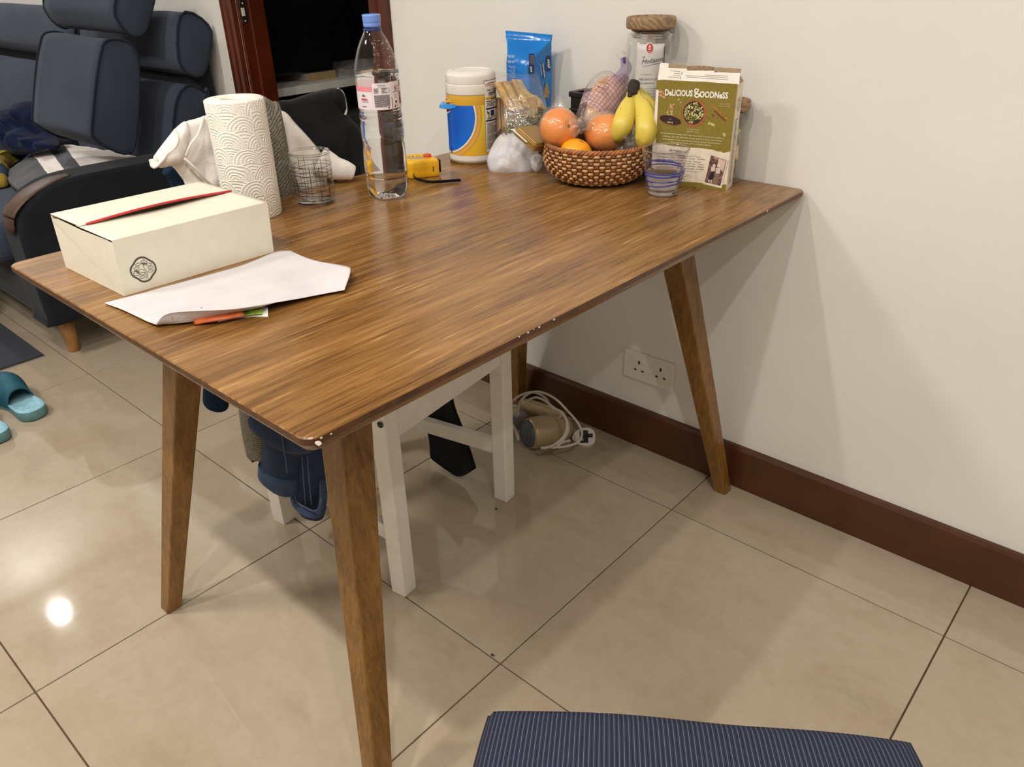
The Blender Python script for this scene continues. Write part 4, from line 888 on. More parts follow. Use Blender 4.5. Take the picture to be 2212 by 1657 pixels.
for k in range(8):
    z = 0.012 + k * 0.0088; 
    for a0, a1 in ((-3.0, -0.9), (-1.3, 1.0), (0.8, 3.2)):
        ph = rnd.random() * 6; dz = rnd.uniform(-.0015, .0015)
        pr_.line([(a0 + (a1 - a0) * i / 24, z + dz + 0.0016 * math.sin(ph + i * .2)) for i in range(25)], 0.0009)
a = -3.1
while a < 3.1:
    z0, z1 = rnd.uniform(.006, .02), rnd.uniform(.066, .082); pr_.line([(a + rnd.uniform(-.02, .02), z0 + (z1 - z0) * i / 5) for i in range(6)], 0.020)
    a += rnd.choice((0.2, 0.3, 0.36, 0.46))
pr_.done('printed_grid', M['ink'], gg)
# ------------------------------------------------------------------ water bottle
bo = thing('water_bottle', 'large clear plastic water bottle with blue cap and white-pink label', 'bottle')
bx, by = -0.502, -0.526; bz = T
def ribs(th, r, z):
    if 0.095 < z < 0.125: z = z + 0.0035 * (abs(((th * 7 / math.pi) % 2) - 1) - .5) * 2 * (1 - abs(z - .11) / .015)
    if z < 0.022: r = r * (1 - 0.20 * (1 - z / 0.022) * (0.5 + 0.5 * math.cos(5 * th + 2.2)) ** 2) 
    if 0.222 < z < 0.242: z = z + 0.004 * (abs(((th * 5 / math.pi) % 2) - 1) - .5) * (1 - abs(z - .232) / .010)
    return r, z
prof = sm([(0.012, 0.012), (0.026, 0.001), (0.036, 0.004), (0.0405, 0.016), (0.0412, 0.034), (0.0400, 0.042), (0.0414, 0.047), (0.0414, 0.080), (0.0405, 0.098), (0.0395, 0.109), (0.0410, 0.118), (0.0412, 0.140), (0.0397, 0.148), (0.0410, 0.154), (0.0390, 0.166), (0.0402, 0.172), (0.0402, 0.222), (0.0410, 0.229), (0.0415, 0.234), (0.0395, 0.245), (0.0345, 0.263), (0.0265, 0.283), (0.0185, 0.297), (0.0150, 0.304), (0.0140, 0.311), (0.0140, 0.318)], 4)
lathe('bottle_body', prof, M['pet'], bo, 60, (bx, by, bz), fn=ribs)
wprof = [(r - 0.0010, z + (0.0012 if z < .02 else 0)) for r, z in prof if z < 0.232]
wprof = [(0.0, wprof[0][1] + .0005)] + wprof + [(wprof[-1][0], 0.2335), (0.0, 0.2335)]
lathe('water', wprof, M['water'], bo, 60, (bx, by, bz), fn=ribs)
M['cap'] = plain('blue_cap', (112, 146, 222), 0.4, 0.02); M['capneck'] = film('blue_tint', (.5, .58, .85, 1), .8, .1, .35, lin((70, 90, 170)))
cpo = lathe('cap', sm([(0.0156, 0.309), (0.0158, 0.3135), (0.0158, 0.3150), (0.0150, 0.3155), (0.0158, 0.3160), (0.0160, 0.326), (0.0150, 0.3295), (0.0, 0.330)], 2), M['cap'], bo, 48, (bx, by, bz), fn=lambda th, r, z: (r + (0.00025 * math.cos(48 * th) if z > .317 and z < .327 else 0), z))
lathe('neck_ring', [(0.0142, 0.302), (0.0168, 0.303), (0.0168, 0.306), (0.0142, 0.307)], M['capneck'], bo, 40, (bx, by, bz))
tw = math.atan2(CAM.y - by, CAM.x - bx)          # direction of the viewer side, only used to say where the label ends meet
def lab(name, u0, u1, v0, v1, r, mat, par): 
    p = Print(cylm(bx, by, r, bz)); p.rect(tw + u0, v0, tw + u1, v1, 20, 1); o = obj(name, p.V, p.F, mat, par); return o
M['label'] = plain('label_white', (228, 218, 222), 0.4, 0.02); M['pink'] = plain('label_pink', (224, 140, 150), 0.4, 0.04); M['label_back'] = film('label_clear', (.93, .90, .92, 1), .8, .05, .45, lin((212, 196, 202)))
lb = lab('label', -2.2, 1.35, 0.172, 0.203, 0.0406, M['label'], bo)
lab('pink_band', -2.2, -0.15, 0.203, 0.212, 0.0407, M['pink'], bo)
lab('clear_band', -2.2, -0.15, 0.212, 0.224, 0.0407, film('label_rose_clear', (.95, .86, .88, 1), .8, .05, .35, lin((222, 180, 186))), bo)
lab('sticker', -0.28, 0.56, 0.1715, 0.218, 0.0412, M['label'], bo)
lab('side_label', 0.5, 1.45, 0.172, 0.219, 0.0409, plain('label_blush', (224, 208, 206), 0.4, 0.02), bo)
pr_ = Print(cylm(bx, by, 0.0417, bz)); pr_.text('Nutrition Info', tw + 0.13, 0.2135, width=0.36, height=0.0022, bold=.02, center=True); pr_.text('Composition 100ml', tw + 0.13, 0.2110, width=0.34, height=0.0020, center=True)
for k in range(4): pr_.rect(tw - .22, .2082 - k * .0024, tw + 0.0 - .03 * (k % 2), .2092 - k * .0024, 4); pr_.rect(tw + .12, .2082 - k * .0024, tw + 0.40 - .07 * (k % 3), .2092 - k * .0024, 4); pr_.rect(tw + .46, .2082 - k * .0024, tw + .49, .2092 - k * .0024)
rnd = random.Random(9)
for k in range(13):
    u = tw - .22
    while u < tw + .47 - (.2 if k == 12 else 0):
        wd = rnd.uniform(.02, .08); pr_.rect(u, .1765 + (12 - k) * .00165, min(u + wd, tw + .48), .1775 + (12 - k) * .00165, 2); u += wd + .010
for k in range(26): 
    if rnd.random() < .75: pr_.rect(tw + 1.08, .1785 + k * .00085, tw + 1.22, .1790 + k * .00085 + rnd.uniform(0, .0003), 3)
for k in range(22): 
    if rnd.random() < .75: pr_.rect(tw + 1.10, .2040 + k * .00065, tw + 1.24, .2044 + k * .00065, 3)
pr_.rect(tw + .66, .2005, tw + 1.15, .2012, 6); pr_.line([(tw + .80 + .06 * math.cos(t), .1935 + .0024 * math.sin(t)) for t in [k * .524 for k in range(12)]], .0008, True); pr_.disc(tw + .82, .1835, .055, .0022)
pr_.rect(tw + .575, .174, tw + .60, .192, 1, 3)
for a, b in ((.40, .1735), (.74, .1745)): pr_.poly([(tw + a - .03, b), (tw + a + .03, b), (tw + a + .035, b + .0012), (tw + a, b + .0045), (tw + a - .035, b + .0012)])
pr_.rect(tw - .90, .1772, tw - .64, .1782, 4); pr_.done('fine_print', M['ink'], bo)
pr_ = Print(cylm(bx, by, 0.0414, bz)); pr_.text('evian', tw - .90, .1880, width=.34, height=.0082, bold=.02); pr_.done('brand_lettering', M['red_ink'], bo)
pr_ = Print(cylm(bx, by, 0.0414, bz)); pr_.poly([(tw - .86, .1952), (tw - .80, .1952), (tw - .81, .1985)]); pr_.poly([(tw - .80, .1952), (tw - .72, .1952), (tw - .765, .2002)]); pr_.poly([(tw - .72, .1952), (tw - .65, .1952), (tw - .69, .1978)])
dl = [(tw + .84 + .085 * math.cos(t) * (1 if math.sin(t) < 0 else max(0.05, 1 - math.sin(t))), .2085 + .0055 * math.sin(t) + (.004 if math.sin(t) > .9 else 0)) for t in [k * .2618 for k in range(24)]]
pr_.line(dl, .0009, True); pr_.rect(tw + .80, .2055, tw + .86, .2092, 2); pr_.done('mountain_logo', M['navy_ink'], bo)
pr_ = Print(cylm(bx, by, 0.0415, bz)); pr_.text('natural', tw - .86, .1846, width=.34, height=.0045, shear=.2); pr_.done('script_lettering', M['grey_ink'], bo)
pr_ = Print(cylm(bx, by, 0.0416, bz)); pr_.rect(tw + .90, .2035, tw + 1.04, .2060, 2); pr_.rect(tw + .90, .2085, tw + 1.06, .2110, 2); pr_.line([(tw + .82 + .05 * math.cos(t), .1785 + .003 * math.sin(t)) for t in [-2 + k * .4 for k in range(12)]], .0016); pr_.done('pink_print', M['pink'], bo)
# beads of condensation on the shoulder
rnd = random.Random(4); bm = bmesh.new()
for k in range(70):
    z = rnd.uniform(.246, .288); i = min(range(len(prof)), key=lambda q: abs(prof[q][1] - z)); a = tw + rnd.uniform(-.2, 1.3); r = prof[i][0] - .0006
    bmesh.ops.create_icosphere(bm, subdivisions=1, radius=rnd.uniform(.0005, .0011), matrix=Matrix.Translation((bx + r * math.cos(a), by + r * math.sin(a), bz + z)))
stuff(bm_obj('droplets', bm, M['water'], bo, True))
# ------------------------------------------------------------------ tape measure
M['yellow'] = plain('yellow_plastic', (236, 180, 28), 0.35, 0.04, 30.0); M['lemon'] = plain('yellow_sticker', (232, 210, 60), 0.45, 0.03); M['redbtn'] = plain('orange_red_button', (222, 74, 38), 0.35)
M['greylab'] = plain('grey_sticker', (158, 150, 144), 0.35, 0.04); M['strap'] = m_fabric('black_strap', (16, 16, 16), (26, 26, 26), 800.0)
tm = thing('tape_measure', 'yellow tape measure with red button and black wrist strap beside the bottle', 'tape measure')
c0 = at(907, 362, 'z', T + 0.018); tdir = (at(952, 378, 'z', T) - at(890, 386, 'z', T)).normalized(); tnr = Vector((-tdir.y, tdir.x, 0))
if tnr.dot(CAM - c0) > 0: tnr = -tnr             # away from the viewer
c0 = at(950, 381, 'z', T) - tdir * 0.034 + tnr * 0.030
o2 = [(0.034, -0.030), (0.034, 0.0), (0.030, 0.018), (0.012, 0.032), (-0.012, 0.034), (-0.032, 0.018), (-0.036, -0.008), (-0.030, -0.028), (-0.01, -0.031), (0.02, -0.031)]
O = [c0 + tdir * p.x + tnr * p.y for p in spline([(a, b, 0) for a, b in o2], 4, True)]
def stack(name, O, levels, mat, par, c):
    V = []; F = []; L = len(O)
    for k, z in levels: V += [c + (p - c) * k + Vector((0, 0, z)) for p in O]
    for i in range(len(levels) - 1):
        for k in range(L): F.append((i * L + k, i * L + (k + 1) % L, (i + 1) * L + (k + 1) % L, (i + 1) * L + k))
    F.append(tuple(range(L))[::-1]); F.append(tuple((len(levels) - 1) * L + k for k in range(L)))
    o = obj(name, V, F, mat, par); b = bmesh.new(); b.from_mesh(o.data); bmesh.ops.recalc_face_normals(b, faces=b.faces[:]); b.to_mesh(o.data); b.free(); o.data.polygons.foreach_set('use_smooth', [True] * len(o.data.polygons)); return o
stack('case', O, ((.93, .0005), (.99, .004), (1, .012), (.985, .017), (1, .022), (1, .032), (.97, .0365), (.90, .038), (.80, .0385)), M['yellow'], tm, c0)
cc = c0 + tdir * -.006 + tnr * .004
lathe('dial_ring', [(.0265, .0375), (.0265, .0395), (.0245, .040), (.0235, .0392)], M['yellow'], tm, 40, cc); lathe('sticker', [(0.0, .0390), (.0235, .0390)], M['lemon'], tm, 40, cc)
p = Print(lambda u, v: cc + tdir * u + tnr * v + Vector((0, 0, .0394))); p.poly([(-.022, -.004), (.020, -.004), (.017, -.014), (.008, -.021), (-.008, -.021), (-.018, -.014)]); obj('grey_sticker', p.V, p.F, M['greylab'], tm, False)
p = Print(lambda u, v: cc + tdir * u + tnr * v + Vector((0, 0, .0394))); p.text('7.5 m', -.016, .003, width=.026, height=.009, bold=.02); p.done('lettering', M['ink'], tm)
lathe('lock_button', sm([(.0085, .037), (.0085, .0425), (.007, .0445), (0, .0448)], 2), M['redbtn'], tm, 24, c0 + tdir * .0175 + tnr * -.004)
fx = c0 + tdir * .0345 - tnr * .012
obox('hook_rest', fx + Vector((0, 0, .017)), tdir, tnr, cZ, .006, .014, .020, M['black'], tm, .002); obox('end_hook', fx + tdir * .0065 + tnr * .002 + Vector((0, 0, .019)), tdir, tnr, cZ, .0022, .017, .027, M['black'], tm, .0008)
obox('tape_slot', c0 + tdir * .020 - tnr * .0312 + Vector((0, 0, .018)), tdir, tnr, cZ, .0016, .002, .010, M['black'], tm)
tube('strap', [c0 - tdir * .022 - tnr * .027 + Vector((0, 0, .014)), at(895, 383, 'z', T + .006), at(908, 389, 'z', T + .004), at(930, 393, 'z', T + .004), at(958, 392, 'z', T + .004), at(980, 390, 'z', T + .004), at(995, 389, 'z', T + .005)], .003, M['strap'], tm, 6, 8, flat=(.0010, .0034), up=Vector((0.2, -.2, 1)))
# ------------------------------------------------------------------ wipes canister
KX, KY, KR = -0.585, -0.197, 0.0555
cn = thing('wipes_canister', 'white and yellow cleaning wipes canister with a peeling label', 'canister')
M['canwhite'] = plain('white_plastic', (228, 222, 214), 0.35, 0.015)
lathe('canister_body', sm([(0.0, .0005), (KR - .006, .0005), (KR - .001, .004), (KR, .012), (KR, .150)], 3), M['canwhite'], cn, 64, (KX, KY, T))
lathe('lid', sm([(KR, .150), (KR + .0012, .152), (KR + .0012, .170), (KR - .0008, .1715), (KR + .0002, .173), (KR + .0002, .186), (KR - .002, .192), (KR - .008, .1965), (KR - .016, .197), (KR - .020, .1955), (0.0, .195)], 3), M['canwhite'], cn, 64, (KX, KY, T))
ka = math.atan2(CAM.y - KY, CAM.x - KX)
s_ = N('canister_label'); uv = s_.n('SeparateXYZ', i0=s_.n('TexCoord').outputs['UV']); u, v = uv.outputs[0], uv.outputs[1]    # u: metres from the viewer side, v: height
UC, VC = -0.073, 0.106
d = s_.math('SQRT', s_.math('ADD', s_.math('POWER', s_.math('SUBTRACT', u, UC), 2.0), s_.math('POWER', s_.math('SUBTRACT', v, VC), 2.0)))
dr_ = s_.math('MULTIPLY', d, 6.0)
blue = s_.ramp(d, [(0.0, (18, 84, 182)), (0.05, (16, 92, 198)), (0.075, (14, 108, 216))])
grad = s_.ramp(s_.math('MULTIPLY', v, 6.0), [(0.12, (226, 172, 44)), (0.36, (222, 178, 42)), (0.58, (224, 206, 50)), (0.86, (222, 208, 72))])
gold = s_.ramp(s_.math('MULTIPLY', s_.math('SUBTRACT', d, 0.083), 70.0), [(0.0, (206, 140, 52)), (0.5, (228, 176, 84)), (1.0, (190, 124, 44))])
c = s_.mix(s_.math('LESS_THAN', d, 0.0955), grad, gold); c = s_.mix(s_.math('LESS_THAN', d, 0.083), c, lin((236, 228, 206))); c = s_.mix(s_.math('LESS_THAN', d, 0.0795), c, blue)
c = s_.mix(s_.math('GREATER_THAN', v, 0.129), c, s_.ramp(v, [(0.129, (206, 156, 44)), (0.15, (222, 178, 64))]))
s_.bsdf(c, 0.35); M['canlabel'] = s_.m
V = []; UV = []; F = []; nu = 60
for j in range(2):
    for i in range(nu + 1):
        a = -1.75 + 3.5 * i / nu; z = (.021, .1495)[j]; V.append((KX + (KR + .0004) * math.cos(ka + a), KY + (KR + .0004) * math.sin(ka + a), T + z)); UV.append((a * KR, z))
F = [(i, i + 1, nu + 2 + i, nu + 1 + i) for i in range(nu)]
lb = obj('label', V, F, M['canlabel'], cn, True, UV)
def kpx(X, Y):                                   # pixel -> (angle, height) on the canister
    d = ray(950 + X / 6.371, 120 + Y / 6.371); ox, oy = CAM.x - KX, CAM.y - KY
    A = d.x ** 2 + d.y ** 2; B = ox * d.x + oy * d.y; C = ox * ox + oy * oy - KR * KR; D = max(0, B * B - A * C); t = (-B - math.sqrt(D)) / A
    q = CAM + d * t; return math.atan2(q.y - KY, q.x - KX), q.z - T
def cpr(off): return Print(lambda a, z: Vector((KX + (KR + off) * math.cos(a), KY + (KR + off) * math.sin(a), T + z)))
M['offwhite'] = plain('label_offwhite', (232, 224, 214), 0.45, 0.01)
a0 = kpx(606, 400)[0]; z1 = kpx(690, 360)[1] + .003
p = cpr(.0008); p.rect(a0 - .012, .026, ka + 1.7, z1 + .001, 24); obj('panel_border', p.V, p.F, M['ink'], lb)
p = cpr(.0011); p.rect(a0, .0268, ka + 1.7, z1, 24); obj('directions_panel', p.V, p.F, M['offwhite'], lb)
p = cpr(.0015); ar, zr_ = kpx(618, 425); p.text('TOTAL', ar, zr_ - .0005, width=.30, height=.0062, bold=.03); p.rect(ar + .33, zr_ + .001, ar + .62, zr_ + .0018, 4); p.done('red_lettering', M['red_ink'], lb)
p = cpr(.0013); M['goldink'] = plain('gold_ink', (206, 164, 70), 0.4)
for X, Y, w_ in ((625, 475, .7), (625, 597, .7)): a_, z_ = kpx(X, Y); p.rect(a_, z_ - .0025, a_ + w_, z_ + .0030, 8)
p.done('gold_bars', M['goldink'], lb)
p = cpr(.0015); a_, z_ = kpx(640, 478); p.text('IIII II III', a_ + .03, z_ - .0018, width=.62, height=.0046, bold=.03); a_, z_ = kpx(690, 600); p.text('IIIIIII', a_ + .06, z_ - .0018, width=.5, height=.0046, bold=.03)
a_, z_ = kpx(640, 388); p.rect(a_ + .05, z_, a_ + .5, z_ + .0012, 5)
for X, Y, w_ in ((660, 515, .6), (660, 533, .5), (660, 550, .3), (630, 640, .35), (640, 664, .55), (640, 682, .4), (630, 703, .5), (645, 862, .6), (645, 878, .3)): a_, z_ = kpx(X, Y); p.rect(a_ + .02, z_, a_ + w_, z_ + .0014, 6)
rnd = random.Random(2)
for k in range(26):
    a_, z_ = kpx(640, 940 + k * 13.2 + (8 if k > 11 else 0) + (8 if k > 18 else 0))
    if z_ > .03: p.rect(a_ + .02, z_, a_ + rnd.uniform(.35, .8), z_ + .0009, 6)
p.done('fine_print', M['ink'], lb)
p = cpr(.0014)
for Y in (740, 905): a_, z_ = kpx(625, Y); p.rect(a_ + .02, z_ - .0014, a_ + .8, z_ + .0020, 8)
a_, z_ = kpx(650, 800); p.rect(a_, z_, a_ + .11, z_ + .003, 2); p.rect(a_ + .02, z_ - .006, a_ + .05, z_ + .001); p.rect(a_ + .09, z_ - .006, a_ + .11, z_ + .001); p.disc(a_ + .01, z_ + .004, .025, .0018); p.rect(a_ + .18, z_ - .006, a_ + .42, z_ + .006, 4)
p.done('navy_print', M['navy_ink'], lb)
p = cpr(.0009); a_, z_ = kpx(118, 690)
p.disc(a_ - .35, z_, .62, .0185); p.done('badge_white', M['white_ink'], lb); p = cpr(.0013); p.disc(a_ - .35, z_, .56, .0155); p.done('badge_red', M['red_ink'], lb)
p = cpr(.0010); a_, z_ = kpx(170, 1310); p.poly([(a_ - .05, z_ - .004), (a_ + .05, z_ - .004), (a_ + .04, z_ + .002), (a_ + .02, z_ + .009), (a_ - .02, z_ + .004)]); p.done('tiny_icon', M['ink'], lb)
# the torn, curling tab of the label at its left edge
aL = ka - 1.42
def kc(a, z, r): return Vector((KX + r * math.cos(a), KY + r * math.sin(a), T + z))
tb2 = patch('peeled_tab', [[kc(aL + .75, .131, KR + .001), kc(aL + .4, .130, KR + .002), kc(aL + .1, .131, KR + .006), kc(aL - .12, .132, KR + .010)], [kc(aL + .8, .127, KR + .001), kc(aL + .4, .124, KR + .003), kc(aL + .1, .125, KR + .009), kc(aL - .12, .126, KR + .015)], [kc(aL + .7, .1235, KR + .001), kc(aL + .4, .1195, KR + .004), kc(aL + .1, .1185, KR + .011), kc(aL - .12, .1185, KR + .018)]], plain('blue_label_curl', (52, 140, 214), 0.35, .03), lb, 5, .0006, up=Vector((.6, -.7, 0)))
patch('peeled_tab_edge', [[kc(aL + .6, .138, KR + .001), kc(aL + .3, .137, KR + .002), kc(aL + .05, .136, KR + .006)], [kc(aL + .6, .134, KR + .001), kc(aL + .3, .133, KR + .003), kc(aL + .02, .131, KR + .009)]], M['goldink'], lb, 5, .0006, up=Vector((.6, -.7, 0)))
# ------------------------------------------------------------------ blue cracker packet
s_ = N('glossy_blue_wrapper'); c = s_.coord(); sp = s_.n('SeparateXYZ', i0=c)
nzh = s_.noise(c, 26.0, 3.0)
zc = s_.math('ADD', sp.outputs[2], s_.math('MULTIPLY', s_.math('SUBTRACT', sp.outputs[0], -0.53), 0.12))
col = s_.mix(s_.math('GREATER_THAN', zc, T + 0.105), lin((196, 178, 146)), s_.ramp(s_.noise(c, 9.0), [(0.3, (8, 104, 186)), (0.7, (16, 130, 214))]))
s_.bsdf(col, 0.22, nzh, 0.35, 0.006, **{'Specular IOR Level': 0.5}); M['bluewrap'] = s_.m
M['bluedark'] = plain('wrapper_navy', (24, 30, 84), 0.3)
pk = thing('cracker_packet', 'tall bright blue foil cracker packet standing against the wall', 'packet')
x0, x1, y0, y1 = -0.572, -0.500, -0.100, -0.006
def ring_(z, kx, ky, tw_=0.0, n=10):
    P = []; cx_, cy_ = (x0 + x1) / 2, (y0 + y1) / 2; hx, hy = (x1 - x0) / 2 * kx, (y1 - y0) / 2 * ky; r = min(hx, hy) * 0.35
    for px_, py_ in rrect(cx_ - hx, cx_ + hx, cy_ - hy, cy_ + hy, r, n): 
        w_ = 0.0022 * noise.noise(Vector((px_ * 40, py_ * 40, z * 22))); P.append(Vector((px_ + w_ + tw_ * (z - .95), py_ + w_, z)))
    return P
lv = [(T + .001, .9, .9), (T + .006, 1, 1), (T + .05, 1.02, 1.01), (T + .10, 1, 1), (T + .15, 1.02, 1.0), (T + .19, 1, 1), (T + .205, .98, .94), (T + .222, .99, .66), (T + .236, 1.04, .36), (T + .246, 1.08, .14), (T + .250, 1.10, .06), (T + .262, 1.12, .05)]
V = []; F = []
for i, (z, a, b) in enumerate(lv):
    rg = ring_(z, a, b)
    if z > T + .2:                               # the sealed top is pressed towards the diagonal of the pack
        k = min(1, (z - T - .2) / .05); 
        for q in rg:
            dx = q.x - (x0 + x1) / 2; q.z += k * (0.004 * math.sin(dx * 120) + 0.02 * 0 + (-.006 if abs(dx) < .012 else 0)); q.y += k * (0.55 * dx)
            q.x += k * dx * .25
    V += rg; L = len(rg)
for i in range(len(lv) - 1):
    for k in range(L): F.append((i * L + k, i * L + (k + 1) % L, (i + 1) * L + (k + 1) % L, (i + 1) * L + k))
F.append(tuple(range(L))[::-1]); F.append(tuple((len(lv) - 1) * L + k for k in range(L)))
obj('wrapper', V, F, M['bluewrap'], pk)
nF = Vector((0, -1, 0)); nR = Vector((1, 0, 0))
def onx(px, py): q = at(px, py, 'x', x1); return (q.y, q.z)
def ony(px, py): q = at(px, py, 'y', y0); return (q.x, q.z)
def zpk(X, Y): return (1060 + X / 8.287, 60 + Y / 8.287)
PX = Print(lambda u, v: Vector((x1 + .0022, u, v))); PYf = Print(lambda u, v: Vector((u, y0 - .0022, v)))
def quad(P, f, pts): P.poly([f(*zpk(*q)) for q in pts])
def ptext(P, f, s, A, B, h, **k):
    a = f(*zpk(*A)); b = f(*zpk(*B)); P.text(s, a[0], a[1], width=math.hypot(b[0] - a[0], b[1] - a[1]), height=h, angle=math.atan2(b[1] - a[1], b[0] - a[0]), **k)
quad(PX, onx, [(672, 462), (770, 462), (760, 825), (668, 815)]); quad(PX, onx, [(985, 360), (1052, 330), (1056, 770), (978, 780)]); quad(PX, onx, [(898, 620), (935, 640), (965, 900), (930, 915)]); PX.done('navy_patches', M['bluedark'], pk)
PX = Print(lambda u, v: Vector((x1 + .0028, u, v)))
ptext(PX, onx, 'ORIGINAL', (905, 640), (940, 905), .006, bold=.03); ptext(PX, onx, 'SALTINES', (872, 655), (895, 850), .0045); ptext(PX, onx, 'mi', (1000, 560), (1012, 735), .012, bold=.04, shear=.3); ptext(PX, onx, 'm', (688, 690), (700, 800), .010, bold=.04, shear=.3)
for k in range(5): ptext(PX, onx, 'IIIIIIIIIIIIIIII', (690 + k * 15, 490), (690 + k * 15, 640), .0012)
ptext(PX, onx, 'IIIIIIIIIIII', (982, 620), (985, 740), .0016)
PX.done('lettering', M['white_ink'], pk)
PYf = Print(lambda u, v: Vector((u, y0 - .0026, v)))
for Y, a, b in ((490, 295, 440), (505, 300, 436), (520, 330, 436), (590, 300, 440), (605, 320, 440), (622, 330, 438)): ptext(PYf, ony, 'IIIIIII IIIII', (a, Y + 6), (b, Y + 10), .0022)
for k in range(9): ptext(PYf, ony, 'IIIII IIII', (330 + (k % 3) * 30, 690 + k * 25), (450, 694 + k * 25), .0016)
PYf.done('ingredient_print', M['pale_ink'], pk)
PX = Print(lambda u, v: Vector((x1 + .0026, u, v)))
for pts in ([(945, 1090), (975, 985), (1000, 1000), (1015, 1060), (1030, 1150), (1020, 1250), (950, 1250)],): quad(PX, onx, pts)
PX.done('cracker_picture', plain('printed_cracker', (176, 142, 92), .4, .2, 200.), pk)
# ------------------------------------------------------------------ opened bag of crackers
M['cracker'] = plain('cracker_biscuit', (214, 184, 128), 0.85, 0.18, 70.0, 0.4, 300.0); M['toast'] = plain('toasted_edge', (168, 122, 66), 0.85, 0.1, 80.0); M['wafer'] = plain('brown_wafer', (164, 132, 92), 0.85, 0.10, 90.0, 0.5, 500.0)
def cracker(T_, dep, mat, a=None, b=None, sz=.072, th_=.0045, label=None, grp='pale crackers in the clear bag', nm='cracker'):
    P = atd(T_[0], T_[1], dep); a = a or (CR * .45 - CU * .89).normalized(); b = b or (CR * -.56 - CU * .284 - CF * .78).normalized(); n_ = a.cross(b).normalized()
    bm = box_bm(-sz / 2, sz / 2, -sz / 2, sz / 2, -th_ / 2, th_ / 2)
    ed = [e for e in bm.edges if abs(e.verts[0].co.z - e.verts[1].co.z) > 1e-4]; bmesh.ops.bevel(bm, geom=ed, offset=.006, segments=2, affect='EDGES', profile=.5)
    bmesh.ops.bevel(bm, geom=[e for e in bm.edges if abs(e.verts[0].co.z - e.verts[1].co.z) < 1e-5 and abs(abs(e.verts[0].co.z) - th_ / 2) < 1e-5 and len([f for f in e.link_faces if abs(f.normal.z) > .9]) == 1], offset=.0008, segments=1, affect='EDGES')
    c = P + a * sz / 2 + b * sz / 2
    for v in bm.verts: v.co = c + a * v.co.x + b * v.co.y + n_ * v.co.z
    o = bm_obj(nm, bm, mat); o.data.materials.append(M['toast']); h = Vector(n_ * (th_ / 2))
    for p_ in o.data.polygons: p_.material_index = 1 if abs(p_.normal.dot(n_)) < .8 else 0
    if h.dot(CAM - c) < 0: h = -h
    bm = bmesh.new()
    for i in range(4):
        for j in range(4):
            q = c + a * (i - 1.5) * .014 + b * (j - 1.5) * .014 + h * 1.02; bmesh.ops.create_circle(bm, cap_ends=True, segments=6, radius=.0011, matrix=Matrix.Translation(q) @ n_.to_track_quat('Z', 'Y').to_matrix().to_4x4())
    stuff(bm_obj('docking_holes', bm, M['wafer'], o)); return tag(o, label, 'cracker', grp)
for k, (q, d) in enumerate((((1106, 179), 1.755), ((1109, 180), 1.763), ((1112, 181), 1.771))): cracker(q, d, M['cracker'], label=('foremost', 'second', 'third')[k] + ' pale cracker of the left stack in the clear bag')
for k, (q, d) in enumerate((((1122, 177), 1.772), ((1125, 178), 1.780))): cracker(q, d, M['cracker'], label=('foremost', 'rear')[k] + ' pale cracker of the middle stack in the clear bag')
for k, (q, d) in enumerate((((1141, 173), 1.785), ((1145, 176), 1.793), ((1149, 178), 1.801))): cracker(q, d, M['cracker'], label=('foremost', 'second', 'third')[k] + ' pale cracker of the right stack in the clear bag')
ua = (CR * .06 - CU).normalized(); ub = (-CF + CR * .25).normalized(); ub = (ub - ua * ub.dot(ua)).normalized()
for k in range(3): cracker((1077 + k * 6, 208), 1.735, M['wafer'], ua, (-ub), .074, .004, label=('leftmost', 'middle', 'right')[k] + ' brown cracker seen edge-on beside the canister', grp='brown crackers on edge', nm='brown_cracker')
cracker((1093, 214), 1.745, M['wafer'], ua, (CR - ua * CR.dot(ua)).normalized(), .070, .004, label='brown cracker lying flat against the front of the clear bag', grp='brown crackers on edge', nm='brown_cracker')
bagP = [(1066, 160, 1.79), (1090, 164, 1.79), (1120, 166, 1.79), (1150, 162, 1.795), (1166, 158, 1.80), (1172, 190, 1.78), (1182, 240, 1.76), (1176, 262, 1.75), (1150, 292, 1.745), (1105, 306, 1.745), (1074, 303, 1.75), (1068, 240, 1.77)]
cb = puff('cracker_bag', [atd(*q) for q in bagP], M['polybag'], None, 0.07, 0.35, n=-CF, wr=.004, wf=30, seed=6, rings=16, smooth_outline=False, nsub=1)
cb2 = tube('bag_edge', [atd(1066, 160, 1.785), atd(1120, 166, 1.785), atd(1165, 158, 1.79), atd(1174, 195, 1.775), atd(1182, 240, 1.755)], .0008, M['polybag'], cb, 6, 5)
tag(cb, 'open clear plastic bag around the crackers beside the canister', 'bag')
M['herb'] = plain('dried_herbs', (104, 106, 74), 0.9, 0.2, 90.0); M['herbpale'] = plain('dried_flowers', (196, 178, 136), 0.9, 0.1, 90.0)
hb = thing('herb_bag', 'small clear bag of dried green herbs and pale flowers before the crackers', 'bag')
rnd = random.Random(5)
def crumbs(name, mat, n, f):
    bm = bmesh.new()
    for i in range(n):
        x, y = f(); q = atd(x, y, 1.700 + rnd.uniform(-.006, .010)); mm = Matrix.Translation(q) @ Matrix.Rotation(rnd.uniform(0, 6.3), 4, Vector((rnd.uniform(-1, 1), rnd.uniform(-1, 1), rnd.uniform(-1, 1))).normalized()) @ Matrix.Diagonal((rnd.uniform(.002, .006), rnd.uniform(.0008, .002), rnd.uniform(.0006, .0014), 1))
        bmesh.ops.create_icosphere(bm, subdivisions=1, radius=1.0, matrix=mm)
    stuff(bm_obj(name, bm, mat, hb, True))
def hreg():
    while True:
        x, y = rnd.uniform(1090, 1166), rnd.uniform(240, 290); t = (x - 1090) / 76
        if y > 272 - 34 * t + 5 * math.sin(x * .3) and y < 292 - 8 * t: return x, y
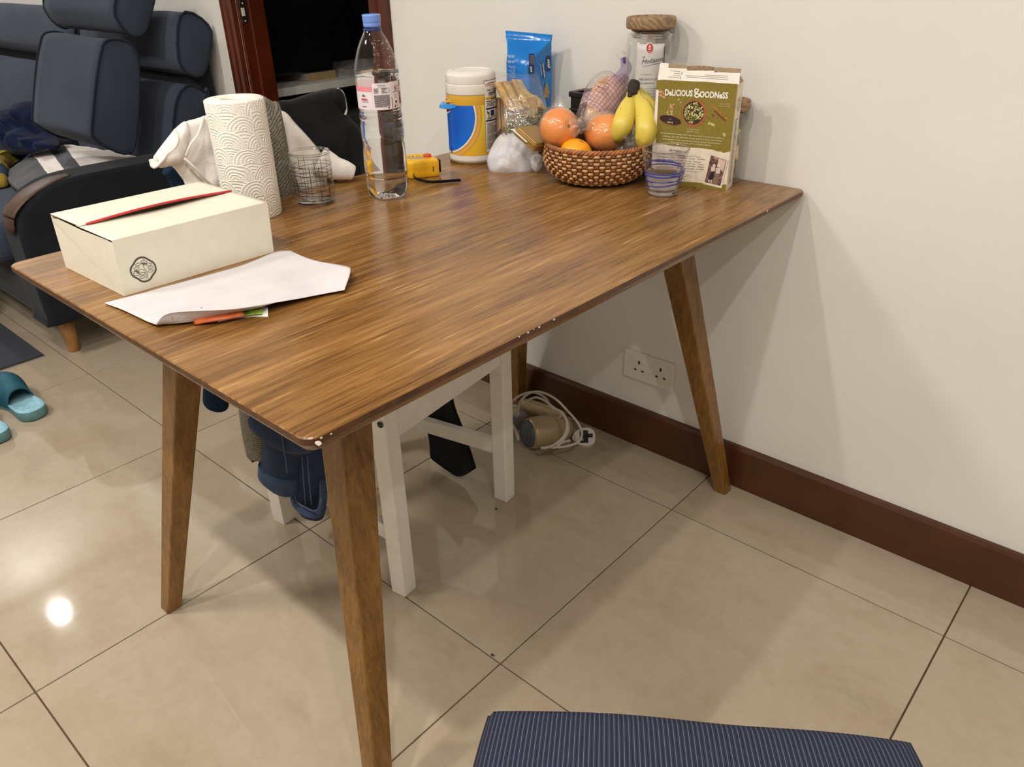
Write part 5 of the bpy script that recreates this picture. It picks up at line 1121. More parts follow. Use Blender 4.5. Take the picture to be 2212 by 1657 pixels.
crumbs('dried_leaves', M['herb'], 420, hreg)
crumbs('dried_flowers', M['herbpale'], 130, lambda: (lambda q: (q[0], q[1] - 2))(hreg()) if rnd.random() < .4 else (rnd.gauss(1148, 8), rnd.gauss(250, 5)) if rnd.random() < .6 else (rnd.gauss(1095, 4), rnd.gauss(268, 7)))
puff('clear_bag', [atd(x, y, 1.698) for x, y in ((1086, 205), (1110, 214), (1135, 226), (1165, 240), (1170, 262), (1164, 290), (1120, 298), (1084, 296))], M['polybag'], hb, .014, 1.0, n=-CF, wr=.004, wf=40, seed=4, rings=10, smooth_outline=False, nsub=1)
# ------------------------------------------------------------------ knotted white plastic bag
s_ = N('thin_white_plastic'); c = s_.coord()
f = s_.noise(c, 22.0, 3.0); tr = s_.n('BsdfTranslucent', Color=lin((246, 246, 250))); pb = s_.n('BsdfPrincipled', **{'Base__Color': s_.ramp(f, [(0.35, (236, 238, 248)), (0.62, (242, 236, 230))]), 'Roughness': 0.35})
bn = s_.n('Bump', Height=s_.noise(c, 45.0, 3.0), Strength=0.5, Distance=0.004); s_.t.links.new(bn.outputs[0], pb.inputs['Normal'])
mx = s_.n('MixShader', i0=0.35, i1=pb.outputs[0], i2=tr.outputs[0]); s_.t.links.new(mx.outputs[0], s_.out.inputs[0]); M['whitebag'] = s_.m
wc = at(1105, 376, 'z', T)
dW = (wc - CAM).dot(CF) + .028
def wbf(q, s): a = math.atan2((q - wbc).dot(CU), (q - wbc).dot(CR)); return .0035 * math.sin(a * 9 + 3 * noise.noise(q * 20)) * (1 - s) ** .4
wbc = atd(1112, 334, dW)
wb = puff('white_plastic_bag', [atd(x, y, dW + z * .4) for x, y, z in ((1056, 366, 0), (1052, 345, .01), (1060, 322, .02), (1074, 300, .03), (1090, 288, .035), (1112, 283, .04), (1134, 290, .035), (1150, 306, .03), (1162, 326, .02), (1167, 350, .01), (1163, 368, 0), (1146, 375, -.01), (1120, 379, -.02), (1086, 380, -.02), (1066, 377, -.01))], M['whitebag'], None, .036, .7, c=wbc, n=(-CF + Vector((0, 0, .2))).normalized(), wr=.007, wf=34, seed=21, rings=26, ns=(1, 1, .5), nsub=5)
tag(wb, 'crumpled thin white plastic bag between canister and wicker bowl', 'bag')
puff('knot', [atd(x, y, dW - .03) for x, y in ((1146, 340), (1160, 333), (1172, 340), (1170, 362), (1158, 372), (1148, 362))], M['whitebag'], wb, .016, .6, n=-CF, wr=.005, wf=60, seed=2, rings=12)
# ------------------------------------------------------------------ gold tin
s_ = N('gold_tin'); s_.bsdf(lin((164, 130, 70)), 0.36, Metallic=0.35); M['tin'] = s_.m
Tp = atd(1113, 277, 1.615); e1 = (CR * .038 - CU * .040 - CF * .018).normalized(); e2 = (CR * .058 + CU * .020 + CF * .060); e2 = (e2 - e1 * e2.dot(e1)).normalized(); nT = e1.cross(e2).normalized()
if nT.dot(CAM - Tp) < 0: nT = -nT
gt = thing('gold_tin', 'flat gold metal tin tilted between the white bag and the bowl', 'tin'); cT = Tp + e1 * .032 + e2 * .034
gt.location = (0, 0, 0)
def tinp(name, sx, sy, z0, z1, r, mat, bev):
    O = [cT + e1 * a + e2 * b for a, b in rrect(-sx, sx, -sy, sy, r, 6)]; V = []; F = []; L = len(O)
    for k, z in ((1, z0), (1, z1 - bev), (1 - bev * .3 / sx, z1 - bev * .3), (1 - bev / sx, z1)): V += [cT + (p_ - cT) * k + nT * z for p_ in O]
    for i in range(3):
        for k in range(L): F.append((i * L + k, i * L + (k + 1) % L, (i + 1) * L + (k + 1) % L, (i + 1) * L + k))
    F.append(tuple(range(L))[::-1]); F.append(tuple(3 * L + k for k in range(L)))
    o = obj(name, V, F, mat, gt, False); b = bmesh.new(); b.from_mesh(o.data); bmesh.ops.recalc_face_normals(b, faces=b.faces[:]); b.to_mesh(o.data); b.free()
tinp('tray', .032, .035, -.012, .0, .008, M['tin'], .001); tinp('rolled_edge', .0335, .0365, -.002, .0025, .009, M['tin'], .001); tinp('lid', .0305, .0335, .001, .006, .008, M['tin'], .002)
obox('card_insert', cT - nT * .004 - e1 * .012 - e2 * .008, e1, e2, nT, .046, .064, .001, M['white_ink'], gt)
# ------------------------------------------------------------------ black caddy behind the fruit
bb = thing('black_caddy', 'small ribbed black plastic box behind the bagged bread', 'box')
q0 = at(1228, 197, 'y', -.062)
bx0, bx1, by0, by1, bzt = q0.x, q0.x + .085, -.062, -.004, q0.z
box('body', bx0 + .003, bx1 - .003, by0 + .003, by1 - .003, T, bzt - .004, M['black'], bb, .003); box('rim', bx0, bx1, by0, by1, bzt - .012, bzt, M['black'], bb, .002); box('rib', bx0 + .001, bx1 - .001, by0 + .001, by1 - .001, bzt - .040, bzt - .036, M['black'], bb, .001)
obox('card_flap', Vector((bx0 + .045, -.03, bzt + .006)), Vector((.96, 0, .2)).normalized(), Vector((0, 1, 0)), Vector((-.2, 0, .96)).normalized(), .06, .05, .001, plain('rust_card', (112, 54, 34), .6), bb)
# ------------------------------------------------------------------ wicker bowl
s_ = N('rattan'); c = s_.coord(); s_.bsdf(s_.ramp(s_.noise(c, 60.0, 4.0), [(0.3, (174, 122, 72)), (0.5, (202, 152, 100)), (0.72, (220, 176, 126))]), 0.5, s_.noise(c, 300.0, 2.0), 0.3, 0.001); M['rattan'] = s_.m
M['rattandark'] = plain('rattan_dark', (92, 52, 26), 0.7, 0.15, 60.0); M['rattanrim'] = plain('rattan_rim', (158, 100, 58), 0.5, 0.2, 80.0)
WX, WY = -0.255, -0.168
wv = thing('wicker_bowl', 'round brown woven rattan bowl holding the fruit', 'bowl')
bp = sm([(0.0, .004), (0.060, .004), (0.078, .007), (0.094, .018), (0.1045, .034), (0.1075, .050), (0.1055, .064), (0.1035, .072)], 4)
def brad(z): 
    for (r0, z0), (r1, z1) in zip(bp, bp[1:]):
        if z0 <= z <= z1 and z1 > z0: return r0 + (r1 - r0) * (z - z0) / (z1 - z0)
    return bp[-1][0]
lathe('gap_shade_liner', [(r - .0022, z) for r, z in bp[1:]] + [(r - .0052, z + .001) for r, z in bp[::-1][:-3]] + [(0.0, .007)], M['rattandark'], wv, 60, (WX, WY, T))  # dark sheet behind the weave, colours in the shade of its gaps
NS = 60; V = []; F = []
nrow = 10
for k in range(nrow):
    z = .0085 + k * .0066; r = brad(z); st = NS * 6; sg = 6; base = len(V)
    for i in range(st):
        th = 2 * math.pi * i / st; wob = .0030 * math.cos(NS / 2 * th + math.pi * (k % 2)); cxr = r + .0006 + wob
        for j in range(sg):
            a = 2 * math.pi * j / sg; V.append((WX + (cxr + .0015 * math.cos(a)) * math.cos(th), WY + (cxr + .0015 * math.cos(a)) * math.sin(th), T + z + .0030 * math.sin(a)))
    for i in range(st):
        for j in range(sg): F.append((base + i * sg + j, base + ((i + 1) % st) * sg + j, base + ((i + 1) % st) * sg + (j + 1) % sg, base + i * sg + (j + 1) % sg))
stuff(obj('woven_strands', V, F, M['rattan'], wv))
V = []; F = []
for i in range(NS):
    th = 2 * math.pi * (i + .5) / NS; P = [Vector((WX + (brad(z) + .0004) * math.cos(th), WY + (brad(z) + .0004) * math.sin(th), T + z)) for z in [.004 + .068 * q / 8 for q in range(9)]]
    v, f = tube_vf(P, .0022, 6); b = len(V); V += v; F += [tuple(b + x for x in q) for q in f]
stuff(obj('stakes', V, F, M['rattandark'], wv))
# plaited rim: three strands twisting round each other
for ph in range(3):
    P = []
    for i in range(240):
        th = 2 * math.pi * i / 240; a = th * 26 + ph * 2.094; P.append(Vector((WX + (.1035 + .0032 * math.cos(a)) * math.cos(th), WY + (.1035 + .0032 * math.cos(a)) * math.sin(th), T + .0745 + .0030 * math.sin(a))))
    v, f = tube_vf(P, .0028, 6, True); obj('rim_strand', v, f, M['rattanrim'], wv)
# ------------------------------------------------------------------ oranges
s_ = N('orange_peel'); c = s_.coord(); s_.bsdf(s_.ramp(s_.noise(c, 14.0, 3.0), [(0.3, (236, 130, 26)), (0.7, (244, 150, 44))]), 0.42, s_.n('TexVoronoi', Vector=c, Scale=420.0).outputs[0], 0.5, 0.0012, **{'Subsurface Weight': 0.0, 'Subsurface Radius': (.01, .004, .001), 'Subsurface Scale': 0.3}); M['peel'] = s_.m
s_ = N('bright_orange_peel'); c = s_.coord(); s_.bsdf(s_.ramp(s_.noise(c, 14.0, 3.0), [(0.3, (246, 156, 16)), (0.7, (252, 172, 32))]), 0.4, s_.n('TexVoronoi', Vector=c, Scale=420.0).outputs[0], 0.4, 0.001); M['peel2'] = s_.m
M['calyx'] = plain('green_calyx', (96, 92, 40), 0.8)
def orange(label, c, r, mat, flat=.94, stem=None, nm='orange'):
    prof = [(r * math.sin(t) * (1 - .02 * math.cos(2 * t)), -r * flat * math.cos(t) + (.004 * math.exp(-((math.pi - t) / .22) ** 2) * -1)) for t in [math.pi * k / 28 for k in range(29)]]
    o = lathe(nm, [(max(a, 0), b) for a, b in prof], mat, None, 40, (0, 0, 0)); o.location = c; st = stem or Vector((0, 0, 1)); o.rotation_euler = Vector((0, 0, 1)).rotation_difference(st.normalized()).to_euler()
    lathe('calyx', [(.0035, r * flat - .0045), (.003, r * flat - .0028), (0, r * flat - .0022)], M['calyx'], o, 8); return tag(o, label, 'orange', 'oranges in the bowl')
def wrap(o_par, c, r, seed, twist, name='cling_wrap'):
    V = []; F = []; nu, nv = 48, 30
    for j in range(nv + 1):
        t = math.pi * j / nv
        for i in range(nu):
            a = 2 * math.pi * i / nu; d = Vector((math.sin(t) * math.cos(a), math.sin(t) * math.sin(a), math.cos(t))); k = noise.noise(d * 3.2 + Vector((seed, 0, 0))); k2 = noise.noise(d * 8 + Vector((0, seed, 0)))
            k3 = 1 - abs(noise.noise(Vector((d.x * 5, d.y * 5, d.z * 14 + seed)) )) * 2; V.append(d * (r * (1.05 + .03 * k + .02 * k2 + .03 * max(0, k3 - .5))))
    for j in range(nv):
        for i in range(nu): F.append((j * nu + i, (j + 1) * nu + i, (j + 1) * nu + (i + 1) % nu, j * nu + (i + 1) % nu))
    o = obj(name, [c + v for v in V], F, M['wrapfilm'])
    # gathered, twisted tail of the wrap
    P = [c + (q - c) for q in twist[0]]; Vv = []; Ff = []; sg = 26; n_ = len(twist[0])
    sp = spline(twist[0], 5); rr = [twist[1][min(int(i / 5), n_ - 2)] + (twist[1][min(int(i / 5), n_ - 2) + 1] - twist[1][min(int(i / 5), n_ - 2)]) * ((i / 5) - min(int(i / 5), n_ - 2)) for i in range(len(sp))]
    for i, p_ in enumerate(sp):
        tt = (sp[min(i + 1, len(sp) - 1)] - sp[max(i - 1, 0)]).normalized(); s1 = tt.cross(Vector((.3, .2, 1))).normalized(); s2 = tt.cross(s1)
        for k in range(sg):
            a = 2 * math.pi * k / sg; q = rr[i] * (1 + .22 * math.sin(a * 7 + i * .5) + .15 * math.sin(a * 3 - i * .7)); Vv.append(p_ + s1 * math.cos(a) * q + s2 * math.sin(a) * q)
    for i in range(len(sp) - 1):
        for k in range(sg): Ff.append((i * sg + k, i * sg + (k + 1) % sg, (i + 1) * sg + (k + 1) % sg, (i + 1) * sg + k))
    obj('twisted_tail', Vv, Ff, M['wrapfilm'], o); return o
oc1, oc2, oc3 = atd(1208, 277, 1.590), atd(1308, 288, 1.595), atd(1244, 334, 1.580)
orange('large orange in cling wrap on the left rim of the bowl', oc1, .0395, M['peel'], stem=Vector((.7, -.2, .2)))
orange('large orange in cling wrap at the front of the bowl, right of the other', oc2, .0415, M['peel'], stem=Vector((-.2, .1, .9)))
orange('small bright unwrapped orange low at the front of the bowl', oc3, .0335, M['peel2'], stem=Vector((.3, .2, .8)))
w1 = wrap(None, oc1, .0395, 2.0, ([atd(1236, 276, 1.56), atd(1252, 272, 1.555), atd(1262, 266, 1.56), atd(1272, 258, 1.57)], [.020, .010, .013, .018]))
tag(w1, 'cling wrap twisted around the left orange in the bowl', 'wrap')
puff('film_peak', [atd(x, y, 1.60) for x, y in ((1180, 252), (1192, 228), (1206, 202), (1213, 212), (1226, 232), (1240, 250), (1210, 256))], M['wrapfilm'], w1, .008, .8, n=-CF, wr=.004, wf=60, rings=8, smooth_outline=False, nsub=1)
w2 = wrap(None, oc2, .0415, 7.0, ([atd(1340, 310, 1.56), atd(1356, 308, 1.565), atd(1366, 304, 1.57), atd(1376, 312, 1.57)], [.022, .012, .010, .014]))
tag(w2, 'cling wrap with crinkled tail around the right orange in the bowl', 'wrap')
puff('film_tail', [atd(x, y, 1.575) for x, y in ((1346, 300), (1356, 280), (1364, 276), (1374, 292), (1384, 318), (1382, 330), (1366, 332), (1352, 318))], M['wrapfilm'], w2, .012, .8, n=-CF, wr=.010, wf=60, rings=12, smooth_outline=False, nsub=1)
puff('film_tail', [atd(x, y, 1.60) for x, y in ((1262, 268), (1275, 250), (1300, 240), (1325, 246), (1345, 262), (1356, 290), (1330, 280), (1300, 262))], M['wrapfilm'], w2, .010, .8, n=-CF, wr=.008, wf=50, rings=10, smooth_outline=False, nsub=1)
M['pear'] = plain('pear_skin', (172, 162, 62), 0.45, 0.12, 60.0)
pe = lathe('pear', sm([(0, -.030), (.018, -.028), (.027, -.012), (.026, .004), (.017, .022), (.010, .036), (.006, .042), (0, .043)], 3), M['pear'], None, 30, (0, 0, 0)); pe.location = (-0.290, -0.150, T + .042); pe.rotation_euler = (.7, .5, .3)
tube('pear_stalk', [(0, 0, .041), (.001, 0, .048), (.004, 0, .055)], .0014, M['rattandark'], pe, 3, 6); tag(pe, 'greenish pear barely visible between the two wrapped oranges', 'pear')
# ------------------------------------------------------------------ bread in a printed bag
s_ = N('bread_crust'); c = s_.coord(); s_.bsdf(s_.ramp(s_.noise(c, 22.0, 5.0), [(0.3, (178, 128, 76)), (0.5, (208, 168, 122)), (0.75, (222, 190, 150))]), 0.85, s_.noise(c, 120.0, 3.0), 0.4, 0.002); M['bread'] = s_.m
DB = 1.655
br = puff('bread_roll', [atd(x, y, DB + z) for x, y, z in ((1262, 262, -.01), (1266, 232, 0), (1274, 204, .005), (1286, 180, .01), (1302, 169, .01), (1322, 166, .01), (1342, 176, .01), (1352, 190, .01), (1351, 208, .005), (1342, 228, 0), (1326, 246, -.01), (1304, 262, -.015), (1280, 272, -.02))], M['bread'], None, .034, .9, n=-CF, wr=.003, wf=30, rings=18)
tag(br, 'pale brown bread roll inside the purple-printed bag behind the oranges', 'bread')
s_ = N('printed_bread_bag'); uv = s_.n('TexCoord').outputs['UV']; sp = s_.n('SeparateXYZ', i0=uv); nz = s_.noise(s_.coord(), 30.0, 2.0)
uu = s_.math('ADD', sp.outputs[0], s_.math('MULTIPLY', nz, .010)); vv = s_.math('ADD', sp.outputs[1], s_.math('MULTIPLY', nz, .012))
l1 = s_.math('LESS_THAN', s_.math('FRACT', s_.math('MULTIPLY', s_.math('ADD', uu, vv), 92.0)), .13); l2 = s_.math('LESS_THAN', s_.math('FRACT', s_.math('MULTIPLY', s_.math('SUBTRACT', s_.math('MULTIPLY', uu, 1.25), vv), 76.0)), .13)
net = s_.math('MAXIMUM', l1, l2)
band = s_.math('MULTIPLY', s_.math('GREATER_THAN', s_.math('ADD', s_.math('MULTIPLY', uu, .55), s_.math('MULTIPLY', s_.noise(s_.scaled(uv, (30, 30, 1)), 1.0, 1.0), .05)), s_.math('ADD', s_.math('MULTIPLY', vv, .55), .012)), s_.math('GREATER_THAN', s_.math('ADD', vv, uu), -.060))
band2 = s_.math('MULTIPLY', s_.math('LESS_THAN', uu, -.004), s_.math('LESS_THAN', s_.math('ABSOLUTE', s_.math('ADD', vv, .006)), .011))
net = s_.math('MULTIPLY', net, s_.math('MAXIMUM', band, band2))
tr = s_.n('BsdfTransparent', Color=(.98, .97, .97, 1)); gl = s_.n('BsdfGlossy', Roughness=.12); bn = s_.n('Bump', Height=s_.noise(s_.coord(), 60.0, 3.0), Strength=1.0, Distance=.005); fr = s_.n('Fresnel', IOR=s_.math('ADD', 1.5, s_.math('MULTIPLY', s_.n('NewGeometry').outputs['Backfacing'], 1 / 1.5 - 1.5)))
for q in (gl, fr): s_.t.links.new(bn.outputs[0], q.inputs['Normal'])
m1 = s_.n('MixShader', i0=fr.outputs[0], i1=tr.outputs[0], i2=gl.outputs[0]); hz = s_.n('BsdfDiffuse', Color=lin((226, 204, 200))); m1 = s_.n('MixShader', i0=.10, i1=m1.outputs[0], i2=hz.outputs[0])
hz2 = s_.n('BsdfDiffuse', Color=lin((232, 200, 200))); m1 = s_.n('MixShader', i0=s_.math('MULTIPLY', s_.math('MAXIMUM', band, band2), .40), i1=m1.outputs[0], i2=hz2.outputs[0])
pur = s_.n('BsdfDiffuse', Color=lin((120, 48, 80))); m2 = s_.n('MixShader', i0=s_.math('MULTIPLY', net, .8), i1=m1.outputs[0], i2=pur.outputs[0]); s_.t.links.new(m2.outputs[0], s_.out.inputs[0]); M['breadbag'] = s_.m
M['purple'] = plain('purple_tape', (66, 30, 96), 0.4, .1); M['purplefilm'] = film('purple_film', (.90, .85, .93, 1), 1.0, .12, .20, lin((150, 130, 168)), bump=(80.0, (1, 1, 1), 1.0))
bbg = thing('bread_bag', 'clear bread bag with purple net print and taped twisted top', 'bag')
puff('bag_film', [atd(x, y, DB + z) for x, y, z in ((1244, 256, 0), (1252, 226, .0), (1262, 196, .005), (1276, 172, .01), (1296, 158, .01), (1318, 156, .01), (1334, 166, .005), (1345, 160, 0), (1358, 166, 0), (1358, 200, 0), (1350, 232, 0), (1330, 256, -.01), (1300, 276, -.02), (1266, 276, -.02))], M['breadbag'], bbg, .040, 1.0, n=-CF, wr=.004, wf=34, seed=3, rings=20, nsub=3)
tube('twisted_neck', [atd(1338, 172, DB - .02), atd(1347, 158, DB - .022), atd(1353, 146, DB - .02), atd(1350, 136, DB - .02), atd(1348, 126, DB - .02)], [.016, .0125, .012, .0095, .008], M['purplefilm'], bbg, 5, 16)
obox('tape', atd(1349, 131, DB - .032), (CR + CU * .15).normalized(), (CU - CR * .15).normalized(), -CF, .0075, .011, .004, M['purple'], bbg, .001)
puff('bag_top', [atd(x, y, DB - .02) for x, y in ((1344, 132), (1336, 126), (1332, 119), (1340, 112), (1346, 109), (1352, 114), (1354, 122), (1352, 132))], M['purplefilm'] if False else M['wrapfilm'], bbg, .009, 1.0, n=-CF, wr=.008, wf=80, rings=8, smooth_outline=False, nsub=1)
def bfun(u, v): return atd(1305, 188, DB - .0485) + (CR * .97 - CU * .24).normalized() * u + (CU * .97 + CR * .24) * v
p = Print(bfun); p.text('BAGEL', -.012, -.004, width=.020, height=.005, bold=.02); p.line([(-.016, .008), (.010, .008)], .0008); p.line([(-.010, -.012), (.012, -.012)], .0008); p.done('bag_lettering', plain('plum_print', (120, 56, 70), .6), bbg)
# ------------------------------------------------------------------ bananas
s_ = N('banana_skin'); c = s_.coord(); sp = s_.n('SeparateXYZ', i0=c); zz = s_.math('MULTIPLY', s_.math('SUBTRACT', sp.outputs[2], T + .075), 7.0)
col = s_.ramp(s_.math('ADD', zz, s_.math('MULTIPLY', s_.noise(c, 18.0, 3.0), .3)), [(0.15, (214, 188, 72)), (0.72, (222, 200, 88)), (0.9, (196, 188, 80)), (1.0, (152, 160, 64))])
spk = s_.ramp(s_.n('TexVoronoi', Vector=s_.scaled(c, (1, 1, .6)), Scale=62.0).outputs[0], [(0.045, (255, 255, 255)), (0.075, (0, 0, 0))])
s_.bsdf(s_.mix(spk, col, lin((70, 52, 22))), 0.42, s_.noise(c, 120.0, 2.0), .1, .001); M['banana'] = s_.m
M['crown'] = plain('blackened_stem', (42, 34, 30), .8, .3, 90.0, .5, 120.0)
G_ = 'bananas'
bs = thing('banana_bunch', 'bunch of three ripening bananas with a blackened crown, leaning at the bowl', 'bananas')
def banana(pts, rad, mat=M['banana']):
    P = [atd(*q) for q in pts]; Q = spline(P, 6); m = len(rad) - 1; V = []; F = []; sg = 15
    for i, p_ in enumerate(Q):
        x = i / (len(Q) - 1) * m; k = min(int(x), m - 1); r = rad[k] + (rad[k + 1] - rad[k]) * (x - k)
        t = (Q[min(i + 1, len(Q) - 1)] - Q[max(i - 1, 0)]).normalized(); s1 = t.cross(CF).normalized(); s2 = t.cross(s1)
        for j in range(sg):
            a = 2 * math.pi * j / sg + .3; rr = r * (1 + .055 * math.cos(5 * a)); V.append(p_ + s1 * math.cos(a) * rr + s2 * math.sin(a) * rr)
    for i in range(len(Q) - 1):
        for j in range(sg): F.append((i * sg + j, i * sg + (j + 1) % sg, (i + 1) * sg + (j + 1) % sg, (i + 1) * sg + j))
    F.append(tuple(range(sg))[::-1]); F.append(tuple((len(Q) - 1) * sg + j for j in range(sg)))
    return obj('banana', V, F, mat, bs)
D0 = 1.575
b1 = banana([(1364, 196, D0), (1361, 212, D0 - .003), (1356, 230, D0 - .01), (1350, 250, D0 - .018), (1343, 272, D0 - .022), (1334, 292, D0 - .01), (1328, 302, D0)], [.0085, .0095, .0165, .0210, .0215, .017, .007])
b2 = banana([(1371, 196, D0), (1377, 212, D0 - .005), (1387, 232, D0 - .012), (1394, 256, D0 - .022), (1395, 282, D0 - .026), (1390, 302, D0 - .02), (1382, 318, D0 - .01)], [.0085, .0105, .0185, .0225, .0230, .0195, .007])
b3 = banana([(1371, 192, D0 + .012), (1382, 202, D0 + .018), (1394, 218, D0 + .022), (1405, 238, D0 + .020), (1410, 262, D0 + .014), (1408, 286, D0 + .008), (1400, 304, D0 + .004)], [.008, .010, .0150, .0185, .0185, .0150, .006])
tube('crown', [atd(1372, 176, D0 - .006), atd(1369, 186, D0 - .006), atd(1367, 196, D0 - .006), atd(1368, 207, D0 - .010)], [.0105, .0125, .0125, .010], M['crown'], bs, 4, 7)
tube('dark_tip', [atd(1362, 200, D0 - .014), atd(1360, 208, D0 - .015), atd(1358, 213, D0 - .013)], [.006, .005, .001], M['crown'], bs, 3, 6)
# ------------------------------------------------------------------ glass storage jars with wooden lids
s_ = N('acacia_lid'); c = s_.coord(); wv_ = s_.n('TexWave', Vector=s_.scaled(c, (1, 1, 2.5), (.3, .4, 0)), Scale=26.0, Distortion=7.0, Detail=3.0, **{'Detail Scale': 1.5}).outputs[1]
s_.bsdf(s_.ramp(wv_, [(0.0, (124, 98, 70)), (0.5, (144, 116, 84)), (1.0, (158, 130, 96))]), .55, wv_, .1, .001); M['acacia'] = s_.m
M['gasket'] = film('clear_gasket', (.7, .68, .66, 1), .8, .2, .5, lin((90, 84, 78)))
def jar(label, x, y, r, h, lid_h, lid_r, group='glass jars with wooden lids'):
    j = thing('storage_jar', label, 'jar', group); c = (x, y, T); hg = h - lid_h
    lathe('glass_body', sm([(0, .004), (r - .010, .004), (r - .004, .008), (r - .0022, .018), (r - .0022, hg - .030), (r - .006, hg - .014), (r - .011, hg - .006), (r - .011, hg), (r - .0085, hg), (r - .0088, hg - .006), (r - .004, hg - .015), (r, hg - .030), (r, .016), (r - .003, .004), (r - .010, .0008), (0, .0008)], 3), M['glass'], j, 56, c)
    lathe('gasket', [(r - .012, hg - .004), (r - .0085, hg - .004), (r - .0085, hg + .0015), (r - .012, hg + .0015)], M['gasket'], j, 40, c, close=True)
    ld = lathe('lid', sm([(r - .014, hg - .008), (r - .013, hg - .001), (lid_r - .004, hg), (lid_r, hg + .004), (lid_r, h - .004), (lid_r - .002, h), (lid_r - .006, h), (lid_r - .009, h - .003), (.012, h - .004), (.010, h - .0075), (0, h - .008)], 3), M['acacia'], j, 56, c)
    return j
jar('tall glass jar with acacia lid holding a white pasta bag, behind the bananas', -0.222, -0.042, .0470, .303, .022, .0495)
jar('short glass jar of pale pasta at the right, half hidden by the cereal box', -0.036, -0.026, .034, .160, .020, .0365)
jar('glass jar almost fully hidden behind the cereal box, only its wooden lid showing', -0.114, -0.030, .034, .212, .018, .036)
M['pasta'] = plain('pale_pasta', (218, 188, 128), .6, .1, 60.0); rnd = random.Random(8)
for k in range(46):
    a = rnd.uniform(0, 6.28); rr = .020 * math.sqrt(rnd.random()); z = T + .014 + rnd.uniform(0, .088); d = Vector((rnd.uniform(-.4, .4), rnd.uniform(-.4, .4), 1)).normalized(); c = Vector((-0.036 + rr * math.cos(a), -0.026 + rr * math.sin(a), z))
    if k == 0:
        pa = tube('pasta_tube', [(0, 0, -.014), (0, 0, 0), (0, 0, .014)], .0042, M['pasta'], None, 2, 9); o = pa
    else: o = pa.copy(); COL.objects.link(o)
    o.location = c; o.rotation_euler = Vector((0, 0, 1)).rotation_difference(d).to_euler(); tag(o, 'penne tube in the short glass jar at right', 'pasta', 'penne in the short jar')
# the white pasta bag inside the tall jar
tv = Vector((CAM.x + .222, CAM.y + .042, 0)).normalized(); tr_ = Vector((-tv.y, tv.x, 0)); jc = Vector((-0.222, -0.042, T))
pb = thing('pasta_bag', 'white printed pasta bag standing inside the tall glass jar', 'bag')
M['bagpaper'] = plain('white_bag_paper', (214, 208, 208), .5, .02, 40.0)
def bsurf(u, v, off=0.0): r = .0385 + off; a = u / .0385; return jc + tr_ * (r * math.sin(a) + .003) + tv * (r * math.cos(a) - .003) + Vector((0, 0, v))
V = []; F = []; nu, nv = 16, 18; SK = .55
for side in (0, 1):
    for j in range(nv + 1):
        for i in range(nu + 1):
            u = -.033 + .062 * i / nu; v = .010 + .245 * j / nv; q = bsurf(u, v); q += tv * (.0012 * noise.noise(Vector((u * 60, v * 40, 3)))); V.append(q - tv * (.016 * side))
K = (nu + 1) * (nv + 1)
for side in (0, 1):
    for j in range(nv):
        for i in range(nu):
            q = (side * K + j * (nu + 1) + i, side * K + j * (nu + 1) + i + 1, side * K + (j + 1) * (nu + 1) + i + 1, side * K + (j + 1) * (nu + 1) + i); F.append(q if not side else q[::-1])
per = list(range(nu + 1)) + [j * (nu + 1) + nu for j in range(1, nv + 1)] + [nv * (nu + 1) + i for i in range(nu - 1, -1, -1)] + [j * (nu + 1) for j in range(nv - 1, 0, -1)]
for a, b in zip(per, per[1:] + per[:1]): F.append((b, a, K + a, K + b))
obj('bag_body', V, F, M['bagpaper'], pb)
tube('bag_seam', [bsurf(.029, .012, .001), bsurf(.0292, .10, .001), bsurf(.0285, .16, .001), bsurf(.0292, .20, .001), bsurf(.0285, .25, .001)], .0011, M['ink'], pb, 5, 5)
def jpx(X, Y):                                   # pixel of the tall-jar close-up -> (u, v) on the bag
    d = ray(1350 + X / 8.723, 30 + Y / 8.723); c = jc - tv * .003 + tr_ * .003; ox, oy = CAM.x - c.x, CAM.y - c.y; A = d.x ** 2 + d.y ** 2; B = ox * d.x + oy * d.y; C = ox * ox + oy * oy - .0385 ** 2; t = (-B - math.sqrt(max(0, B * B - A * C))) / A
    q = CAM + d * t; e = q - c; return .0385 * math.atan2(e.dot(tr_), e.dot(tv)), q.z - T
pj = lambda off: Print(lambda u, v: bsurf(u, v, off))
def jtext(P, s, A, B, h, **k): a, b = jpx(*A), jpx(*B); P.text(s, a[0], a[1], width=math.hypot(b[0] - a[0], b[1] - a[1]), height=h, angle=math.atan2(b[1] - a[1], b[0] - a[0]), **k)
p = pj(.0006); a = jpx(468, 645); p.disc(a[0], a[1], .0078, .0102); p.done('seal_border', M['white_ink'], pb)
p = pj(.0009); p.disc(a[0], a[1], .0066, .0088); p.done('red_seal', M['red_ink'], pb)
p = pj(.0012); p.rect(a[0] - .0025, a[1] - .003, a[0] + .0025, a[1] - .0016); p.rect(a[0] - .002, a[1] - .001, a[0] - .0008, a[1] + .004); p.rect(a[0] + .0008, a[1] - .001, a[0] + .002, a[1] + .004); p.disc(a[0], a[1] + .0045, .0014); p.rect(a[0] - .0018, a[1] - .0062, a[0] + .0018, a[1] - .0054); p.done('seal_emblem', M['white_ink'], pb)
p = pj(.0008); jtext(p, 'Molisana', (318, 950), (712, 872), .0120, shear=.4); a, b = jpx(335, 830), jpx(385, 836); p.text('la', a[0], a[1], width=.0045, height=.006, shear=.3)
p.line([jpx(330, 990), jpx(430, 975), jpx(560, 945), jpx(680, 925), jpx(730, 885)], .0007); p.done('brand_lettering', M['ink'], pb)
p = pj(.0008); jtext(p, 'GRANO', (358, 1150), (510, 1146), .0026); jtext(p, 'DECORTICATO', (270, 1245), (660, 1240), .0048, bold=.01); jtext(p, 'A PIETRA', (295, 1320), (550, 1320), .0042, bold=.01)
